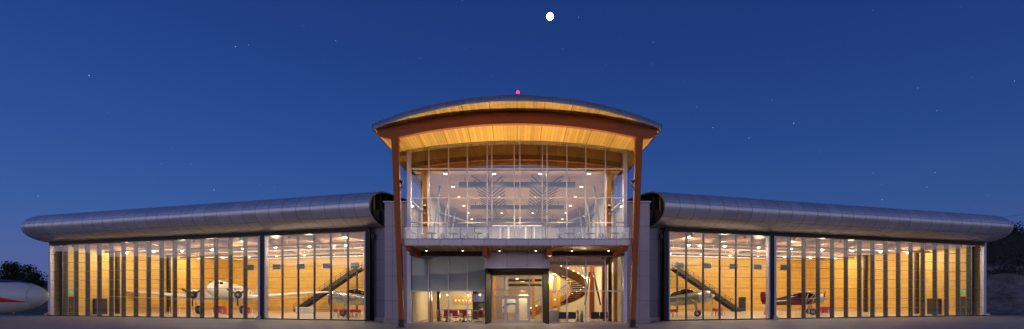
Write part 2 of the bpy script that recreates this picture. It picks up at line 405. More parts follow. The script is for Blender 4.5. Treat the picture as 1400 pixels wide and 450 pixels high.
def hangar(side):
    word = 'left' if side < 0 else 'right'
    loc, rz = hangar_root(side)
    root = thing('hangar', 'long glass-fronted hangar wing with rolled metal roof edge, %s of the timber-roofed centre' % word, 'hangar', loc, rz, 'hangar wings')
    X = lambda p: (side*p[0], p[1], p[2])
    mb = lambda: MB(X)
    # rolled fascia
    b = mb(); a, bz, vc, zc, uc = 3.2, 1.72, .6, 10.87, L+.2
    n = 22
    prof = []
    for i in range(n+1):
        t = -math.pi/2 + math.pi*i/n
        c = math.cos(t); s_ = math.sin(t)
        prof.append((a*abs(c)**.92, zc + bz*s_*(1 if s_ > 0 else 1)))
    us = [-1.9 + (uc+1.9)*i/40 for i in range(41)]
    rows = [[(u, vc-d, z) for d, z in prof] for u in us]
    for k in range(1, 17):
        t = math.pi/2*k/16
        rows.append([(uc+d*math.sin(t), vc-d*math.cos(t), z) for d, z in prof])
    for k in range(1, 12): rows.append([(uc+d, vc+25.9*k/11, z) for d, z in prof])
    uvl = b.bm.loops.layers.uv.new('UVMap')
    V = [[b.v(p) for p in r] for r in rows]
    su = [0]
    for r0, r1 in zip(rows, rows[1:]): su.append(su[-1] + (Vector(r1[n//2])-Vector(r0[n//2])).length*(1 if len(su) < 41 or len(su) > 56 else .6))
    sv = [0]
    for p, q in zip(prof, prof[1:]): sv.append(sv[-1]+math.hypot(p[0]-q[0], p[1]-q[1]))
    for j in range(len(V)-1):
        for i in range(n):
            vs = [V[j][i], V[j+1][i], V[j+1][i+1], V[j][i+1]]
            f = b.face(vs, 0, True)
            for lp, (jj, ii) in zip(f.loops, ((j, i), (j+1, i), (j+1, i+1), (j, i+1))): lp[uvl].uv = (su[jj], sv[ii])
    o = b.done('roof_fascia', 'fascia_metal', root)
    # open inner end: lip, recessed dark cap, ribs
    b = mb()
    inner = [(max(0, d-.16), zc+(z-zc)*.915) for d, z in prof]
    for i in range(n):
        for (u0, u1) in ((-1.903, -1.903),):
            P = [b.v((u0, vc-prof[i][0], prof[i][1])), b.v((u0, vc-prof[i+1][0], prof[i+1][1])), b.v((u0, vc-inner[i+1][0], inner[i+1][1])), b.v((u0, vc-inner[i][0], inner[i][1]))]
            b.face(P)
    b.done('fascia_lip', 'dark_metal', o)
    b = mb()
    rr = [[(u, vc-d, z) for d, z in inner] for u in (-1.9, -.3)]
    b.rings(rr, closed=False, caps=False)
    b.face([b.v(p) for p in rr[1]])
    b.box(-1.7, -1.6, -.4, -.25, 9.5, 12.2); b.box(-1.7, -1.6, .6, .75, 9.3, 12.4)
    b.done('end_cap', 'black_matte', o)
    # roof, header, soffit
    b = mb(); b.box(-1.9, uc, vc, VB+.6, 12.40, 12.592)
    b.done('roof', 'dark_metal', root)
    b = mb(); b.box(-.2, L+.25, -.05, .45, ZD+.06, 9.16)
    b.box(-.2, L+.25, -.12, -.05, ZD+.22, ZD+.34)
    b.done('door_header', 'black_metal', root)
    # walls: outer cladding and timber lining
    b = mb(); b.box(-.5, L+.5, VB+.05, VB+.35, 0, 12.4); b.done('back_wall', 'dark_panel', root)
    b = mb(); b.box(L+.28, L+.5, .45, VB, 0, 12.4); b.done('end_wall', 'dark_panel', root)
    b = mb(); b.box(L+.28, L+.5, -.10, .45, 0, 9.15); b.box(L+.15, L+.75, -.35, -.12, 0, .28)
    b.done('corner_post', 'alu_white', root)
    b = mb(); b.box(0, L+.25, VB-.1, VB, .02, ZC); o = b.done('timber_lining', 'hangar_wood', root)
    b = mb(); b.box(L+.16, L+.25, .5, VB-.1, .02, ZC); o2 = b.done('timber_lining', 'hangar_wood_end', root)
    b = mb(); b.box(-.42, -.3, .5, VB+.05, .02, 12.4); b.done('inner_wall', 'hangar_wood_end', root)
    b = mb(); b.box(-.47, -.425, .62, VB+.05, .02, 12.39); b.done('outer_cladding', 'black_matte', root)
    b = mb(); b.box(-.28, L+.15, .1, VB-.1, .002, .02); b.done('floor', 'hangar_floor', root)
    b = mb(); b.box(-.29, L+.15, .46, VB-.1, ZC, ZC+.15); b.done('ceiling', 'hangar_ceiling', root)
    # dark panel wall between hangar and tower with its plinth and downpipe
    b = mb(); b.box(-3.6, -.45, .35, .6, .35, 10.9); b.done('cladding', 'dark_panel', root)
    b = mb(); b.box(-3.3, -.45, .22, .34, 0, .34); b.done('plinth', 'concrete_base', root)
    b = mb(); b.tube([(-.55, .1, 0), (-.55, .1, 8.6), (-.55, .1, 9.2)], .09); b.box(-.72, -.38, .0, .25, 8.1, 8.5)
    b.done('downpipe', 'black_metal', root)
    # ceiling services
    for v, z, r_ in ((6.0, 8.45, .14), (12.0, 8.55, .10), (17.0, 8.45, .16), (22.5, 8.5, .12)):
        b = mb(); b.tube([(.3, v, z), (L-.5, v, z)], r_)
        for u in range(3, 45, 6): b.box(u-.02, u+.02, v-.02, v+.02, z, ZC)
        b.done('duct', 'duct_white', root)
    for k in range(7):
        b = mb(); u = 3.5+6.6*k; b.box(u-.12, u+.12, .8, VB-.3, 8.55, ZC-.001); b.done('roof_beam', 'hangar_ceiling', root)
    # steel columns against walls
    for px in (161, 231):
        v = end_v(px); b = mb(); b.box(L-.35, L+.14, v-.28, v+.05, .02, ZC-.01); b.done('column', 'fin_metal', root)
    for px in (289,):
        u = back_u(px); b = mb(); b.box(u-.16, u+.16, VB-.6, VB-.12, .02, ZC-.01); b.done('column', 'fin_metal', root)
    # high windows in back wall
    for px in (343, 379, 412, 448, 486):
        u = back_u(px)
        b = mb(); b.box(u-.85, u+.85, VB-.16, VB-.11, 6.85, 7.85); f = b.done('window', 'alu', root)
        b = mb(); b.box(u-.77, u+.77, VB-.18, VB-.161, 6.93, 7.77); b.done('pane', 'window_dark', f)
    # doors & cabinets on end wall
    v1, v0 = end_v(105), end_v(95)
    b = mb(); b.box(L+.1, L+.155, v0, v1, .02, 2.4); d = b.done('door', 'dark_metal', root)
    b = mb(); b.box(L+.06, L+.1, v0+.12, v0+.2, 1.0, 1.15); b.done('handle', 'steel', d)
    b = mb(); v2 = end_v(128); b.box(L-.2, L+.155, v2, v2+1.6, .02, 2.1); b.box(L-.24, L-.2, v2+.05, v2+.75, .1, 2.0); b.box(L-.24, L-.2, v2+.8, v2+1.55, .1, 2.0)
    b.done('electrical_cabinet', 'fin_metal', root, .01)
    if side > 0:
        u = back_u(1014); b = mb(); b.box(u-.7, u+.7, VB-.16, VB-.11, .02, 2.3); b.box(u-.05, u+.05, VB-.19, VB-.16, .02, 2.3); b.done('door', 'dark_metal', root)
    # steel stair along back wall
    if True:
        uf, ut, zt = back_u(421), back_u(505), 6.6
        sl = zt/(uf-ut); vv = VB-2.6
        b = mb()
        for dv in (-.65, .65):
            b.bar((uf, vv+dv, .05), (ut, vv+dv, zt), .08, .55)
        ns = 30
        for k in range(ns):
            u = uf+(ut-uf)*(k+.5)/ns; z = zt*(k+.5)/ns
            b.box(u-.15, u+.15, vv-.62, vv+.62, z-.16, z+.02)
        o = b.done('staircase', 'fin_metal', root)
        for dv in (-.65, .65):
            b = mb()
            for h in (.35, .7, 1.05): b.bar((uf, vv+dv, .05+h), (ut, vv+dv, zt+h), .04, .04)
            for k in range(13):
                u = uf+(ut-uf)*k/12; z = zt*k/12; b.box(u-.025, u+.025, vv+dv-.025, vv+dv+.025, z, z+1.07)
            b.done('handrail', 'fin_metal', o)
        b = mb(); b.box(ut-2.2, ut, vv-.7, VB-.1, zt-.15, zt); b.box(ut-.1, ut+.1, vv-.75, vv-.55, .02, zt-.15); b.done('landing', 'fin_metal', o)
    # doors
    def bay(u0, u1, np_, wide, fw, fd):
        fr = mb(); w = (u1-u0)/np_
        for z in [.02]+[ZD*k/8 for k in range(1, 8)]+[ZD-.03]:
            fr.box(u0, u1, -.03, .03, z-.016, z+.016)
        for k in range(1, np_):
            u = u0+w*k; fr.box(u-.03, u+.03, -.024, .034, 0, ZD)
        f = fr.done('hangar_door', 'transom_metal', root)
        g = mb(); g.face([g.v(p) for p in ((u0, .0, .03), (u1, .0, .03), (u1, .0, ZD), (u0, .0, ZD))]); g.done('glass', 'hangar_glass', f, recalc=False)
        for k in range(1, np_):
            u = u0+w*k; fb = mb(); fb.box(u-fw/2, u+fw/2, .06, .06+fd, .02, ZD); fb.done('fin', 'fin_metal', f)
        for uu in (u0, u1):
            ww = wide if uu == u1 else .14
            x0, x1 = (uu, uu+ww) if uu == u1 else (uu-ww, uu)
            jb = mb(); jb.box(x0, x1, -.13, .3, 0, ZD+.05); jb.done('door_jamb', 'alu_white', f)
        return f
    bay(.32, 12.35, 6, .18, .09, .16)
    bay(13.35, L-.02, 16, .28, .11, .42)
    b = mb(); b.box(12.55, 12.98, -.2, .5, 0, ZD+.05); b.done('door_post', 'black_metal', root)
    b = mb(); b.box(12.98, 13.2, -.22, .3, 0, ZD+.05); b.box(12.8, 13.3, -.4, -.22, 0, .3); b.done('door_post', 'alu_white', root)
    b = mb(); b.box(-.1, L+.4, -.32, -.06, .0, .10); b.done('door_track', 'black_metal', root)
    b = mb(); b.box(-.3, .16, -.06, .45, 0, ZD+.05); b.done('door_post', 'black_metal', root)
    # outer wall reveal near the far end (dull strip seen behind first pane)
    b = mb(); b.box(L-1.15, L+.15, 1.0, 1.15, .02, ZC-.3)
    for k in range(3): b.box(L-1.1+.45*k, L-1.04+.45*k, .94, .999, .02, ZC-.3)
    b.done('wall_return', 'return_panel', root)
    return root
hangars = {s: hangar(s) for s in (-1, 1)}

# lamps, fans, exit signs in the hangars
LAMP_P = 640
def high_bay(side, u, v, label):
    x, y, z = HW(side, u, v, 8.35)
    t = thing('high_bay_lamp', label, 'ceiling lamp', (x, y, z), 0, 'hangar high bay lamps')
    b = MB(); b.lathe([(.05, .42), (.08, .40), (.19, .12), (.21, .0), (.18, .0)], n=16); b.tube([(0, 0, .4), (0, 0, .68)], .02, 6); b.done('lamp_shade', 'duct_white', t)
    b = MB(); b.lathe([(.02, .03), (.14, .02), (.15, -.03), (.1, -.06), (.02, -.07)], n=14); b.done('bulb', 'lamp_bay', t)
    lamp('lamp_light', 'POINT', (0, 0, -.25), LAMP_P, (1, .83, .56), t, .25)
    return t
for side in (-1, 1):
    w = 'left' if side < 0 else 'right'
    for ri, v in enumerate((7.0, 18.0)):
        for k in range(9):
            high_bay(side, 2.6+5.0*k, v, 'glowing high bay lamp, %s hangar, %s row, %s lamp out from the tower' % (w, ('front', 'rear')[ri], ORD[k]))
def fan(side, px, v, label):
    r = abs(px-707)/F; ca, sa = math.cos(ANG), math.sin(ANG)
    u = (r*(50.36+v*ca) - (14.7-v*sa))/(ca - r*sa)
    x, y, z = HW(side, u, v, 7.95)
    t = thing('ceiling_fan', label, 'ceiling fan', (x, y, z), random.random(), 'hangar ceiling fans')
    b = MB(); b.lathe([(.05, -.1), (.2, -.08), (.22, .1), (.08, .15), (.05, .15)]); b.tube([(0, 0, .1), (0, 0, 1.08)], .04, 6); b.done('motor', 'yellow_paint', t)
    for k in range(6):
        a = k*math.pi/3; c, s_ = math.cos(a), math.sin(a); b = MB()
        b.bar((c*.2, s_*.2, 0), (c*2.1, s_*2.1, -.03), .2, .025, w2=.14); b.done('blade', 'yellow_paint', t)
fan(-1, 321, 16, 'large yellow-bladed ceiling fan above the white twin-engine airliner')
fan(-1, 355+97, 13, 'large yellow-bladed ceiling fan above the stair in the left hangar')
fan(1, 962, 13, 'large yellow-bladed ceiling fan above the stair in the right hangar')
fan(1, 1094, 16, 'large yellow-bladed ceiling fan above the red cabin plane')

def text_mesh(name, body, size, mat, parent, loc, rot, extrude=.004):
    cu = bpy.data.curves.new(name, 'FONT'); cu.body = body; cu.size = size; cu.extrude = extrude; cu.align_x = 'CENTER'; cu.align_y = 'CENTER'
    o = bpy.data.objects.new(name, cu); col.objects.link(o)
    me = bpy.data.meshes.new_from_object(o.evaluated_get(bpy.context.evaluated_depsgraph_get()))
    bpy.data.objects.remove(o); q = bpy.data.objects.new(name, me); col.objects.link(q); me.materials.clear(); me.materials.append(M[mat])
    q.location = loc; q.rotation_euler = rot; q.parent = parent; return q
for side in (-1, 1):
    v = end_v(96); x, y, z = HW(side, L+.1, v, 3.0)
    t = thing('exit_sign', 'small green lit exit sign above the door at far end of the %s hangar' % ('left' if side < 0 else 'right'), 'exit sign', (x, y, z), side*ANG + (-side)*math.pi/2*1.0)
    b = MB(); b.box(-.45, .45, -.05, .03, -.2, .2); b.done('housing', 'exit_green', t)
    # running figure mark
    b = MB()
    b.lathe([(.001, -.002), (.045, -.002), (.045, .004), (.001, .004)], c=(.06, -.058, .13), axis='Y', n=10)
    b.bar((.04, -.056, .08), (-.02, -.056, -.02), .06, .01); b.bar((-.02, -.056, -.02), (.06, -.056, -.08), .035, .01); b.bar((.06, -.056, -.08), (.05, -.056, -.16), .03, .01)
    b.bar((-.02, -.056, -.02), (-.1, -.056, -.08), .035, .01); b.bar((-.1, -.056, -.08), (-.18, -.056, -.08), .03, .01)
    b.bar((.04, -.056, .07), (.13, -.056, .02), .028, .01); b.bar((.03, -.056, .07), (-.08, -.056, .05), .028, .01); b.done('figure_mark', 'white_paint', t)

# ------------------------------------------------------------------ aircraft
def ell(x, zc, ry, rz, n=24, yc=0): return [(x, yc+math.cos(2*math.pi*k/n)*ry, zc+math.sin(2*math.pi*k/n)*rz) for k in range(n)]
def loft(parent, name, secs, mat, n=24, yc=0, mfun=None):
    b = MB(); rr = [ell(x, zc, ry, rz, n, yc) for x, zc, ry, rz in secs]
    b.rings(rr)
    if mfun:
        for f in b.bm.faces:
            c = f.calc_center_median(); f.material_index = mfun(c)
    return b.done(name, mat, parent)
AF = [(0, 0), (.02, .25), (.08, .45), (.25, .6), (.45, .55), (.7, .33), (1, .02), (1, -.02), (.7, -.2), (.4, -.3), (.15, -.3), (.03, -.18)]
def wing(parent, name, secs, mat, vertical=False, m2=None):
    """secs: (span pos, x leading edge, chord, z, thickness ratio)"""
    b = MB(); rr = []
    for y, xl, c, z, t in secs:
        rr.append([(xl-c*a, z if vertical else y, y if vertical else z+h*t*c) if not vertical else (xl-c*a, h*t*c, y) for a, h in AF])
    b.rings(rr); return b.done(name, mat, parent)
def wheel(parent, c, r, w, leg_top=None):
    b = MB(); x, y, z = c
    b.lathe([(r*.55, -w/2), (r*.9, -w/2), (r, -w*.28), (r, w*.28), (r*.9, w/2), (r*.55, w/2)], c, 'Y', 18); o = b.done('wheel', 'rubber', parent)
    b = MB(); b.lathe([(.03, -w*.52), (r*.52, -w*.5), (r*.52, w*.5), (.03, w*.52)], c, 'Y', 14); b.done('hub', 'aircraft_silver', o)
    if leg_top:
        b = MB(); b.bar((leg_top[0]+.0, leg_top[1]-w, leg_top[2]), (x, y-w, z), .1); b.bar((leg_top[0], leg_top[1]+w, leg_top[2]), (x, y+w, z), .1); b.tube([(x, y-w, z), (x, y+w, z)], .05)
        b.done('gear_leg', 'aircraft_silver', parent)
def prop(parent, x, y, z, r, nb, a0, spin='steel', blade='dark_metal', tips=True, sr=.18):
    b = MB(); b.lathe([(sr*1.0, -.05), (sr, .05), (sr*.8, .2), (sr*.4, .33), (.01, .38)], (x, y, z), 'X', 14); o = b.done('propeller', spin, parent)
    for k in range(nb):
        a = a0+2*math.pi*k/nb; c, s_ = math.cos(a), math.sin(a); b = MB(); rr = []
        for t, w in ((.08, .10), (.3, .24), (.6, .27), (.88, .22), (1, .08)):
            th = .05*(1-t*.7); tw = .9-.6*t; px, py = math.cos(tw), math.sin(tw)
            ring = []
            for q in range(8):
                e = 2*math.pi*q/8; uu = math.cos(e)*w/2; vv = math.sin(e)*th
                # local: along tangent (py) and axis (px)
                tx = uu*math.sin(tw)*.6 + vv*math.cos(tw); tt = uu*math.cos(tw*.5)
                ring.append((x+.08+tx, y+c*r*t - s_*tt, z+s_*r*t + c*tt))
            rr.append(ring)
        b.rings(rr)
        if tips:
            for f in b.bm.faces:
                cc = f.calc_center_median()
                f.material_index = 1 if math.hypot(cc.y-y, cc.z-z) > r*.9 else 0
        b.done('blade', [blade, 'yellow_paint'], o)

def dc3(loc, rz):
    t = thing('propeller_airliner', 'white vintage twin-engine propeller airliner parked nose-out in the left hangar', 'aircraft', loc, rz)
    # tail-dragger: pitch carried in section heights. x forward, nose at x=6.2 ; tail at -13.3
    ax = lambda x: 3.05 + x*.085
    secs = [(6.25, ax(6.2)-.25, .08, .08), (6.0, ax(6)-.2, .42, .45), (5.5, ax(5.5)-.12, .75, .82), (4.8, ax(4.8)-.02, .98, 1.08), (4.0, ax(4)+.02, 1.12, 1.22), (2.5, ax(2.5), 1.22, 1.28), (0, ax(0), 1.25, 1.28),
            (-3, ax(-3), 1.23, 1.27), (-6, ax(-6)+.02, 1.08, 1.12), (-9, ax(-9)+.10, .78, .82), (-11.5, ax(-11.5)+.2, .45, .52), (-13.2, ax(-13.2)+.3, .12, .2)]
    f = loft(t, 'fuselage', secs, 'aircraft_white', 28)
    # cockpit windows
    for s_ in (-1, 1):
        b = MB()
        for (x0, x1, y0, y1, z0) in ((5.42, 5.0, .12, .62, 4.12), (4.95, 4.45, .68, .9, 4.06)):
            P = [(x0, s_*y0, z0-.02), (x1, s_*y1, z0-.06), (x1-.12, s_*(y1-.06), z0+.30), (x0-.28, s_*y0, z0+.30)]
            P = [(p[0]+.06, p[1]+s_*.04, p[2]) for p in P]
            Q = [(p[0]-.3, p[1]*.7, p[2]) for p in P]
            b.hexa(P+Q)
        b.done('cockpit_window', 'cockpit_glass', f)
    for s_ in (-1, 1):
        for k in range(7):
            x = 2.4-1.15*k; b = MB(); b.lathe([(.001, 0), (.2, 0), (.2, s_*.02), (.001, s_*.02)], (x, s_*1.235, ax(x)+.28), 'Y', 12); b.done('cabin_window', 'cockpit_glass', f)
    zw = 2.15
    wing(t, 'wing', [(-14.4, -.9, 1.1, zw+.95, .12), (-14.0, -.35, 1.9, zw+.93, .14), (-9, .95, 3.2, zw+.55, .15), (-3.5, 2.3, 4.4, zw, .17), (3.5, 2.3, 4.4, zw, .17), (9, .95, 3.2, zw+.55, .15), (14.0, -.35, 1.9, zw+.93, .14), (14.4, -.9, 1.1, zw+.95, .12)], 'aircraft_white')
    for s_ in (-1, 1):
        y = s_*2.85
        e = loft(t, 'engine', [(4.35, 2.62, .55, .55), (4.25, 2.62, .66, .66), (3.9, 2.62, .72, .72), (3.2, 2.6, .72, .72), (3.15, 2.6, .62, .62), (2.0, 2.5, .6, .6), (0, 2.35, .45, .42), (-1.6, 2.3, .1, .12)], 'aircraft_white', 20, y)
        b = MB(); b.lathe([(.05, .02), (.5, .0), (.52, .12), (.05, .15)], (4.30, y, 2.62), 'X', 18); b.done('cowl_opening', 'aircraft_black', e)
        b = MB()
        for k in range(9):
            a = 2*math.pi*k/9; b.bar((4.42, y+math.cos(a)*.12, 2.62+math.sin(a)*.12), (4.42, y+math.cos(a)*.46, 2.62+math.sin(a)*.46), .12, .1)
        b.done('cylinder_ring', 'dark_metal', e)
        prop(e, 4.55, y, 2.62, 1.75, 3, R(150) if s_ < 0 else R(150), 'steel', 'dark_metal')
        wheel(t, (3.0, y, .57), .57, .38, (2.6, y, 2.2))
    wing(t, 'tailplane', [(-4.0, -11.9, 1.0, 2.75, .1), (-1, -11.0, 2.0, 2.72, .1), (1, -11.0, 2.0, 2.72, .1), (4.0, -11.9, 1.0, 2.75, .1)], 'aircraft_white')
    wing(t, 'tail_fin', [(2.4, -8.6, 4.4, 0, .06), (3.3, -10.4, 3.0, 0, .08), (4.6, -11.3, 2.2, 0, .09), (5.3, -11.9, 1.2, 0, .08)], 'aircraft_white', True)
    wheel(t, (-12.0, 0, .25), .25, .14, (-11.8, 0, 1.9))
    return t
# DC-3 placed: engines seen at columns 267 and 326
dc3((-41.7, 74.2, .02), R(-82))

def fighter(name, label, loc, rz, body, belly, cowl, spinner, rot=0, yellow=False, scale=1.0):
    t = thing(name, label, 'aircraft', loc, rz)
    zc = lambda x: 2.05 + x*.13
    mats = [body, belly, cowl]
    def mf(c):
        if c.x > 2.0: return 2
        return 1 if c.z < zc(c.x)-.12 else 0
    f = loft(t, 'fuselage', [(3.05, zc(3), .50, .50), (2.95, zc(3), .60, .62), (2.5, zc(2.5), .68, .72), (1.7, zc(1.7), .66, .76), (.6, zc(.6), .58, .78), (-1, zc(-1)+.02, .5, .7), (-3, zc(-3)+.1, .36, .5), (-5, zc(-5)+.2, .18, .3), (-6.2, zc(-6.2)+.3, .05, .12)], mats, 24, 0, mf)
    b = MB(); b.lathe([(.05, .0), (.46, .0), (.47, .06), (.05, .08)], (3.0, 0, zc(3)), 'X', 18); b.done('cowl_opening', 'aircraft_black', f)
    prop(t, 3.15, 0, zc(3), 1.65, 4 if rot else 3, R(35)+rot, spinner, 'dark_metal', True, .3)
    zw = 1.55
    wing(t, 'wing', [(-5.9, .55, .9, zw+.62, .11), (-5.4, 1.0, 1.4, zw+.56, .12), (-1.2, 1.7, 2.5, zw, .15), (1.2, 1.7, 2.5, zw, .15), (5.4, 1.0, 1.4, zw+.56, .12), (5.9, .55, .9, zw+.62, .11)], body)
    if yellow:
        for s_ in (-1, 1):
            b = MB(); b.bar((1.72, s_*1.5, zw+.05), (1.12, s_*5.0, zw+.52), .14, .12); b.done('leading_edge', 'yellow_paint', t)
    b = MB(); b.rings([ell(x, z, ry, rz_, 16) for x, z, ry, rz_ in ((1.2, zc(1)+.62, .1, .1), (.9, zc(1)+.75, .3, .3), (0, zc(0)+.85, .36, .38), (-1.2, zc(-1)+.68, .3, .3), (-1.9, zc(-2)+.5, .1, .1))]); b.done('canopy', 'cockpit_glass', t)
    wing(t, 'tailplane', [(-1.9, -5.2, .6, zc(-5)+.35, .1), (0, -4.7, 1.2, zc(-5)+.35, .1), (1.9, -5.2, .6, zc(-5)+.35, .1)], body)
    wing(t, 'tail_fin', [(zc(-5)+.1, -4.2, 1.9, 0, .08), (zc(-5)+.9, -5.0, 1.2, 0, .08), (zc(-5)+1.4, -5.4, .6, 0, .08)], body, True)
    for s_ in (-1, 1): wheel(t, (1.6, s_*1.25, .36), .36, .2, (1.3, s_*1.6, 1.55))
    wheel(t, (-5.3, 0, .15), .15, .1, (-5.2, 0, 1.2))
    t.scale = (scale,)*3
    return t
fighter('fighter_plane', 'bare silver propeller fighter facing left, half hidden by the left hangar door edge', (PX(488, 63), 63, .02), R(196), 'aircraft_silver', 'aircraft_silver', 'aircraft_silver', 'aircraft_silver', R(15))
fighter('fighter_plane', 'olive green and grey propeller fighter with pale round nose, in the right hangar', (PX(936, 62), 62.3, .02), R(-22), 'aircraft_green', 'aircraft_silver', 'aircraft_silver', 'aircraft_white', R(-80), True)

def cabin_plane(loc, rz):
    t = thing('cabin_biplane', 'dark red and black cabin biplane with white engine cowl in the right hangar', 'aircraft', loc, rz)
    zc = lambda x: 1.95+x*.1
    def mf(c): return 0 if c.z > zc(c.x)+.05 or c.x > 1.6 else 1
    f = loft(t, 'fuselage', [(2.1, zc(2), .42, .45), (1.5, zc(1.5), .55, .6), (.9, zc(.9)+.08, .58, .78), (0, zc(0)+.12, .58, .85), (-1.2, zc(-1)+.08, .5, .72), (-3, zc(-3), .3, .45), (-4.8, zc(-4.8)+.1, .08, .2)], ['aircraft_black', 'dark_red_paint'], 20, 0, mf)
    b = MB(); b.lathe([(.44, .0), (.58, .05), (.62, .3), (.6, .55), (.5, .7), (.42, .66)], (1.75, 0, zc(2)), 'X', 20); e = b.done('engine_cowl', 'aircraft_white', t)
    b = MB(); b.lathe([(.05, 0), (.42, 0), (.42, .05), (.12, .12), (.05, .2)], (2.36, 0, zc(2)), 'X', 18); b.done('cowl_opening', 'aircraft_black', e)
    for s_ in (-1, 1):
        b = MB(); b.bar((1.7, s_*.6, zc(1.7)+.05), (-3.2, s_*.36, zc(-3)+.12), .03, .13, up=(0, 0, 1)); b.done('stripe', 'aircraft_white', f)
        b = MB(); b.bar((1.0, s_*.56, zc(1)+.55), (-.6, s_*.56, zc(0)+.55), .06, .35); b.done('cabin_window', 'cockpit_glass', f)
    prop(t, 2.5, 0, zc(2), 1.3, 2, R(-50), 'aircraft_white', 'dark_metal', True, .2)
    wing(t, 'upper_wing', [(-5.2, .9, .9, 3.02, .1), (-4.8, 1.3, 1.5, 3.0, .12), (4.8, 1.3, 1.5, 3.0, .12), (5.2, .9, .9, 3.02, .1)], 'aircraft_white')
    wing(t, 'lower_wing', [(-3.9, .3, .8, 1.5, .1), (-3.6, .7, 1.2, 1.48, .12), (3.6, .7, 1.2, 1.35, .12), (3.9, .3, .8, 1.5, .1)], 'dark_red_paint')
    for s_ in (-1, 1):
        b = MB(); b.bar((.6, s_*3.0, 1.5), (1.0, s_*3.6, 3.0), .06, .12); b.bar((-.2, s_*3.0, 1.5), (.1, s_*3.6, 3.0), .06, .12); b.bar((1.0, s_*3.6, 3.0), (-.2, s_*3.0, 1.5), .04, .06); b.done('wing_strut', 'aircraft_silver', t)
        wheel(t, (1.1, s_*1.05, .4), .4, .2, (.9, s_*.5, 1.4))
    wing(t, 'tailplane', [(-1.6, -4.2, .6, 1.75, .1), (0, -3.7, 1.1, 1.75, .1), (1.6, -4.2, .6, 1.75, .1)], 'dark_red_paint')
    wing(t, 'tail_fin', [(1.7, -3.3, 1.6, 0, .08), (2.6, -4.0, 1.0, 0, .08), (3.0, -4.4, .5, 0, .08)], 'dark_red_paint', True)
    wheel(t, (-4.4, 0, .15), .15, .1, (-4.3, 0, 1.4))
cabin_plane((PX(1096, 67.5), 67.5, .02), R(-18))

def outside_liner():
    Y = 45.0
    nx = PX(64.5, Y); zc = 2.42
    t = thing('parked_airliner', 'white airliner with red cheat stripe parked outside on the apron, only its nose in view', 'aircraft', (nx, Y, 0), 0)
    k = 1.45
    secs = [(0, zc-.02, .03, .03)]
    for x, f in ((-.06, .16), (-.2, .29), (-.45, .43), (-.9, .60), (-1.5, .75), (-2.3, .87), (-3.2, .955), (-4.4, 1.0), (-6.5, 1.0), (-10, 1.0), (-15, 1.0), (-18, .85), (-21, .5), (-23.5, .12)):
        secs.append((x, zc+ (0 if x > -15 else (-x-15)*.09), k*f, k*f*1.02))
    def mf(c):
        rel = c.z-zc
        if rel > .98 - (0 if c.x < -1.5 else 9): return 1 if c.x < -1.6 and rel > 1.28 else 0
        return 0
    f = loft(t, 'fuselage', secs, ['liner_white', 'aircraft_navy'], 40, 0, mf)
    # tapered stripe, shaped to the skin
    def rad(x):
        for (x0, _, r0, _), (x1, _, r1, _) in zip(secs, secs[1:]):
            if x1 <= x <= x0: return r0+(r1-r0)*(x0-x)/(x0-x1)
        return k
    for s_ in (-1, 1):
        b = MB(); rr = []
        for i in range(28):
            x = -1.0-i*.5; h = .01+.44*min(1, i/4)
            r = rad(x)+.02; top = -.52+h; a0 = math.asin(max(-.9, (top-h)/r)); a1 = math.asin(top/r)
            rr.append([(x, s_*math.cos(a0+(a1-a0)*q/4)*r, zc+math.sin(a0+(a1-a0)*q/4)*r*1.02) for q in range(5)])
        b.rings(rr, closed=False, caps=False); b.done('red_stripe', 'red_paint', f)
        b = MB(); rr = []
        for i in range(24):
            x = -1.5-i*.5; r = rad(x)+.02; lo = 1.22-.02*min(i, 6); a0 = math.asin(min(.975, lo/r)); a1 = math.asin(min(.9995, (lo+.03+.06*min(i, 6))/r))
            rr.append([(x, s_*math.cos(a0+(a1-a0)*q/3)*r, zc+math.sin(a0+(a1-a0)*q/3)*r*1.02) for q in range(4)])
        b.rings(rr, closed=False, caps=False); b.done('navy_stripe', 'aircraft_navy', f)
    b = MB(); rr = []
    for x in (-.95, -.975): rr.append([(x, math.cos(2*math.pi*q/40)*(rad(x)+.004), zc+math.sin(2*math.pi*q/40)*(rad(x)+.004)*1.02) for q in range(40)])
    b.rings(rr, caps=False); b.done('nose_seam', 'dark_metal', f)
    wing(t, 'wing', [(-14, -12.5, 1.3, 2.4, .12), (-2, -9.8, 3.4, 1.7, .14), (2, -9.8, 3.4, 1.7, .14), (14, -12.5, 1.3, 2.4, .12)], 'aircraft_white')
    wing(t, 'tail_fin', [(3.4, -19, 4.5, 0, .06), (7.5, -21.8, 2.0, 0, .08)], 'aircraft_white', True)
    wing(t, 'tailplane', [(-5, -22, 1.2, 3.4, .1), (0, -20.5, 2.4, 3.3, .1), (5, -22, 1.2, 3.4, .1)], 'aircraft_white')
    for s_ in (-1, 1):
        loft(t, 'engine', [(-7.6, 2.1, .4, .4), (-7.9, 2.1, .55, .6), (-10.5, 2.0, .5, .55), (-12.5, 2.0, .1, .1)], 'aircraft_white', 16, s_*4)
        prop(t, -7.5, s_*4, 2.1, 1.5, 4, .4); wheel(t, (-11.5, s_*4, .45), .45, .3, (-11.4, s_*4, 1.6))
    wheel(t, (-5.2, 0, .35), .35, .2, (-5.1, 0, 1.1))
outside_liner()

